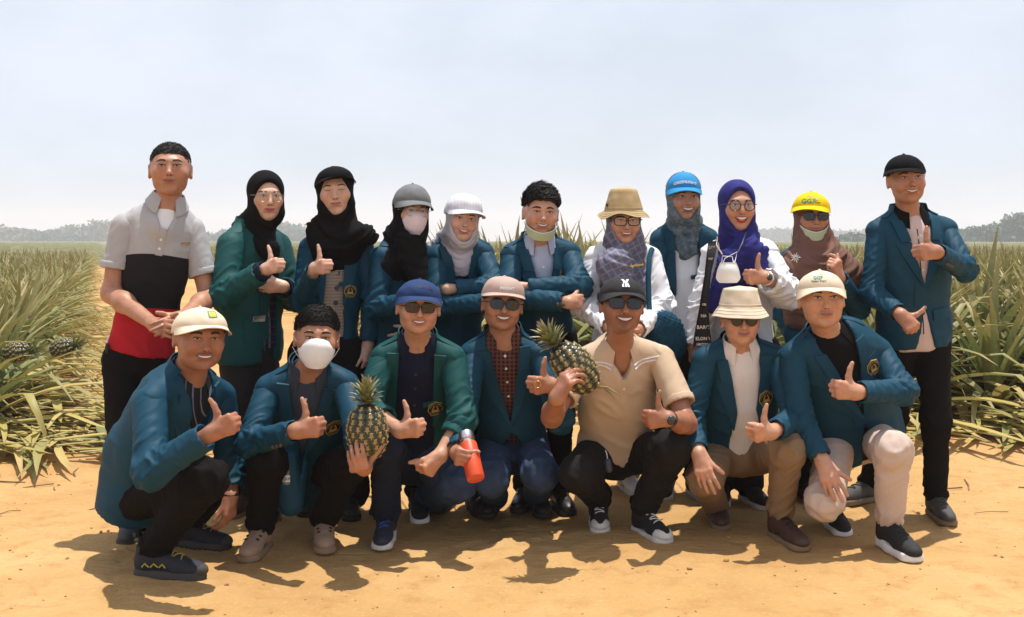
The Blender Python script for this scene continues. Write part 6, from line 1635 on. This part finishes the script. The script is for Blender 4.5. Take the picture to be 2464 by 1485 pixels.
def crown_leaf(e0, droop):
    V, F, c = leaf_geo(e0, droop, .3, 6, .15); return mkmesh('crown_leaf', V, F, CROWN, col=c)
CROWN_ME = [crown_leaf(86, 10), crown_leaf(74, 22), crown_leaf(60, 30), crown_leaf(44, 40), crown_leaf(28, 25)]
def eye_spots(R, L):
    S = []; rows = 9; 
    for i in range(rows):
        f = (i + .5) / rows * 2 - 1; lat = math.asin(f * .97); n = max(5, int(round(13 * math.cos(lat) ** .8)))
        for j in range(n):
            a = (j + .5 * (i % 2)) / n * 6.2832 + i * .05; S.append((lat, a, 2 * math.pi * R * math.cos(lat) / n))
    return S
def fruit_pose(R, L, lat, a):
    c = math.cos(lat) ** .85; p = A3(R * c * math.cos(a), R * c * math.sin(a), L * math.sin(lat)); n = nrm(A3(math.cos(a) * math.cos(lat) / R, math.sin(a) * math.cos(lat) / R, math.sin(lat) / L))
    up = A3(0, 0, 1) - n * n[2]; up = nrm(up) if np.linalg.norm(up) > .05 else A3(1, 0, 0); return p, n, up
def pineapple(label, centre, axis, R=.078, L=.112, crown=.085, seed=1, group=None):
    w = nrm(axis); u = nrm(np.cross(A3(0, 1, 0), w)); v = np.cross(w, u); M = Matrix(((u[0], v[0], w[0], centre[0]), (u[1], v[1], w[1], centre[1]), (u[2], v[2], w[2], centre[2]), (0, 0, 0, 1)))
    root = mkobj('pineapple', None); root.matrix_world = M; root.empty_display_size = .1; tag(root, label, 'pineapple', group); r = random.Random(seed)
    prof = [(R * .97 * math.cos(t) ** .85, L * .985 * math.sin(t)) for t in np.linspace(-1.5, 1.5, 15)]
    body = mkobj('fruit', mkmesh('fruit', *lathe(prof, 26), RIND), root)
    for lat, a, wd_ in eye_spots(R, L):
        p, n, up = fruit_pose(R * .97, L * .97, lat, a); s = min(wd_ * .52, R * .29) * r.uniform(.94, 1.04); x = np.cross(up, n)
        o = mkobj('fruit_eye', EYE_ME, body); o.matrix_basis = Matrix(((x[0] * s, up[0] * s, n[0] * s * .62, p[0]), (x[1] * s, up[1] * s, n[1] * s * .62, p[1]), (x[2] * s, up[2] * s, n[2] * s * .62, p[2]), (0, 0, 0, 1)))
    for i in range(62):
        f = i / 62; k = min(4, int((1 - f) * 5)); o = mkobj('crown_leaf', CROWN_ME[k], root); s = crown * (.55 + .75 * math.sin(min(1, .25 + f * .8) * 2.2)) * r.uniform(.85, 1.12) * .8
        o.matrix_basis = Matrix.Translation((0, 0, L * .94 + f * crown * .55)) @ Matrix.Rotation(i * 2.39996 + r.uniform(-.2, .2), 4, 'Z') @ Matrix.Diagonal((s, s * .9, s, 1)) @ Matrix.Translation((.08, 0, 0))
    return root
if ONLY is None or 'f2' in ONLY: pineapple('ripe pineapple held upright on the masked man\'s palm', W(884, 1040, 4.36), A3(-.02, -.05, 1), .076, .112, .082, 1)
if ONLY is None or 'f5' in ONLY:
    pa = pineapple('tilted pineapple held up by the man in the tan polo shirt', W(1384, 886, 4.47), A3(-.62, -.10, .78), .076, .118, .088, 2)
    # a pink bract and torn leaf strips at its cut end
    for i, (dx, dz) in enumerate(((.03, -.09), (.055, -.10), (.018, -.06))):
        q = A3(0, 0, -.112); o = mkobj('torn_bract', mkmesh('torn_bract', *tube([q + A3(.02, 0, 0), q + A3(.03 + dx * .4, 0, dz * .3), q + A3(.02 + dx, 0, dz)], [.006, .004, .0006], 4), plain('pink_bract', (.50, .24, .16), .6) if i == 2 else CROWN), pa)
# fruit still standing in the field: one mesh each
def field_fruit(i, px, py, Y, axis):
    R, L = .068, .095; VV = []; FF = []; II = []; o = 0
    v, f = lathe([(R * .97 * math.cos(t) ** .85, L * .985 * math.sin(t)) for t in np.linspace(-1.5, 1.5, 11)], 18); VV.append(v); FF += f; II += [2] * len(f); o = len(v)
    for lat, a, wd_ in eye_spots(R, L):
        p, n, up = fruit_pose(R * .97, L * .97, lat, a); s = min(wd_ * .52, R * .29); x = np.cross(up, n); VV.append(p + s * (EV[:, :1] * x + EV[:, 1:2] * up + EV[:, 2:] * n * .62)); FF += [[k + o for k in q] for q in EF]; II += EI; o += len(EV)
    if 'fm' not in _ff: _ff['fm'] = two_mat_mesh('fruit', np.concatenate(VV), FF, [EYED, STAR, RIND], II)
    w = nrm(axis); u = nrm(np.cross(A3(0, 1, 0), w)); v = np.cross(w, u); c = W(px, py, Y)
    root = mkobj('field_pineapple', None); root.matrix_world = Matrix(((u[0], v[0], w[0], c[0]), (u[1], v[1], w[1], c[1]), (u[2], v[2], w[2], c[2]), (0, 0, 0, 1))); mkobj('fruit', _ff['fm'], root)
    for k in range(24):
        s = .09 * (.7 + .5 * (k % 5) / 5); ob = mkobj('crown_leaf', CROWN_ME[4 - min(4, k // 5)], root); ob.matrix_basis = Matrix.Translation((0, 0, L * .94 + k * .0015)) @ Matrix.Rotation(k * 2.39996, 4, 'Z') @ Matrix.Diagonal((s, s * .9, s, 1)) @ Matrix.Translation((.08, 0, 0))
    return root
_ff = {}
for i, (px, py, Y, ax_, lb) in enumerate(((40, 848, 7.6, A3(1, -.2, .1), 'pineapple lying among the leaves at the left edge of the picture'),
    (150, 838, 7.9, A3(.9, -.3, .2), 'small pineapple low in the left leaves beside the dirt track'), (2376, 880, 8.3, A3(.8, -.2, .5), 'pineapple among the leaves right of the tall man in the black cap'), (2452, 884, 8.2, A3(.2, -.6, .7), 'pineapple at the right edge of the picture'))):
    tag(field_fruit(i, px, py, Y, ax_), lb, 'pineapple', 'pineapples still in the field')

def flask():
    a, b = W(1145, 1152, 4.52), W(1126, 1068, 4.62); ax_ = nrm(b - a); r = .0365
    root = mkobj('drink_bottle', None, None, tuple(a)); root.empty_display_size = .05; tag(root, 'matt orange steel bottle with silver lid in the pink-capped man\'s hand', 'bottle')
    Lb = np.linalg.norm(b - a)
    V, F = lathe([(r * .3, .006), (r * .80, .004), (r * .82, 0), (r * .95, 0), (r, .004), (r, Lb * .5), (r, Lb - .006), (r * .94, Lb), (r * .7, Lb + .001)], 40, ax_); mkobj('body', mkmesh('body', V, F, plain('orange_coat', (.62, .070, .018), .45, var=.04), sharp=40), root)
    V, F = lathe([(r * .72, Lb), (r * .74, Lb + .014), (r * .86, Lb + .016), (r * .88, Lb + .020), (r * .88, Lb + .045), (r * .84, Lb + .050), (r * .2, .051 + Lb)], 36, ax_); mkobj('lid', mkmesh('lid', V, F, STEEL, sharp=30), root)
flask()
def bag():
    root = mkobj('crochet_bag', None, None, tuple(W(1604, 820, 5.10))); tag(root, 'dark teal crochet shoulder bag beside the woman in the tan bucket hat', 'bag'); b = W(1604, 820, 5.10)
    f = Sd(); f.ell(W(1606, 826, 5.12), (.092, .055, .115)); f.ell(W(1590, 786, 5.12), (.065, .050, .07), k=.06); V, Q = f.mesh(.006); N = vnormals(V, Q)
    V = V + N * (.004 * np.sin(V[:, 2] * 300) * np.sin(V[:, 0] * 220 + np.floor(V[:, 2] * 95) * 1.57) + .008 * pn(V * 14))[:, None]
    K = cloth('teal_crochet', (.010, .050, .085), .9, .3, 260, .9, .8); mkobj('sack', mkmesh('sack', V - b, Q, K), root)
    pts = [W(1566, 786, 5.06), W(1562, 730, 5.12), W(1560, 668, 5.16), W(1562, 622, 5.20), W(1568, 600, 5.30), W(1574, 606, 5.40)]
    V, F = tube(np.array(pts), .012, 8); V = np.asarray(V) - b; mkobj('strap', mkmesh('strap', V, F, K), root)
bag()
def water():
    b = W(690, 1166, 4.66); root = mkobj('water_bottle', None, None, tuple(b)); tag(root, 'small clear plastic water bottle with blue cap in the masked man\'s lap', 'bottle')
    t = NT('clear_plastic'); tr = t.n('BsdfTransparent'); tr.inputs['Color'].default_value = (.85, .9, .95, 1); ms = t.n('MixShader'); ms.inputs[0].default_value = .25; t.fin((.6, .68, .75), .1); t.l(tr.outputs[0], ms.inputs[1]); t.l(t.b.outputs[0], ms.inputs[2]); t.l(ms.outputs[0], t.o.inputs['Surface'])
    V, F = lathe([(.012, .0), (.021, .002), (.0225, .01), (.0225, .06), (.020, .066), (.0225, .072), (.0215, .086), (.010, .104), (.009, .110)], 24); mkobj('shell', mkmesh('shell', V, F, t.m, sharp=50), root)
    V, F = lathe([(.0105, .108), (.0115, .109), (.0115, .121), (.009, .123)], 20); mkobj('screw_cap', mkmesh('screw_cap', V, F, plain('cap_blue', (.03, .05, .25), .4), sharp=40), root)
    V, F = lathe([(.0229, .014), (.0230, .016), (.0230, .040), (.0229, .042)], 24); lb = mkobj('label_band', mkmesh('label_band', V, F, plain('label_white', (.55, .58, .66), .5), sharp=40), root)
    V, F = text_mesh('AQUA', .0155, 0, 1, .0006); V = np.stack([V[:, 0], -np.sqrt(np.maximum(.0235 ** 2 - V[:, 0] ** 2, 0)), .028 + V[:, 1]], 1); mkobj('lettering', mkmesh('lettering', V, F, plain('logo_red_blue', (.12, .03, .12), .5), smooth=False), lb)
water()
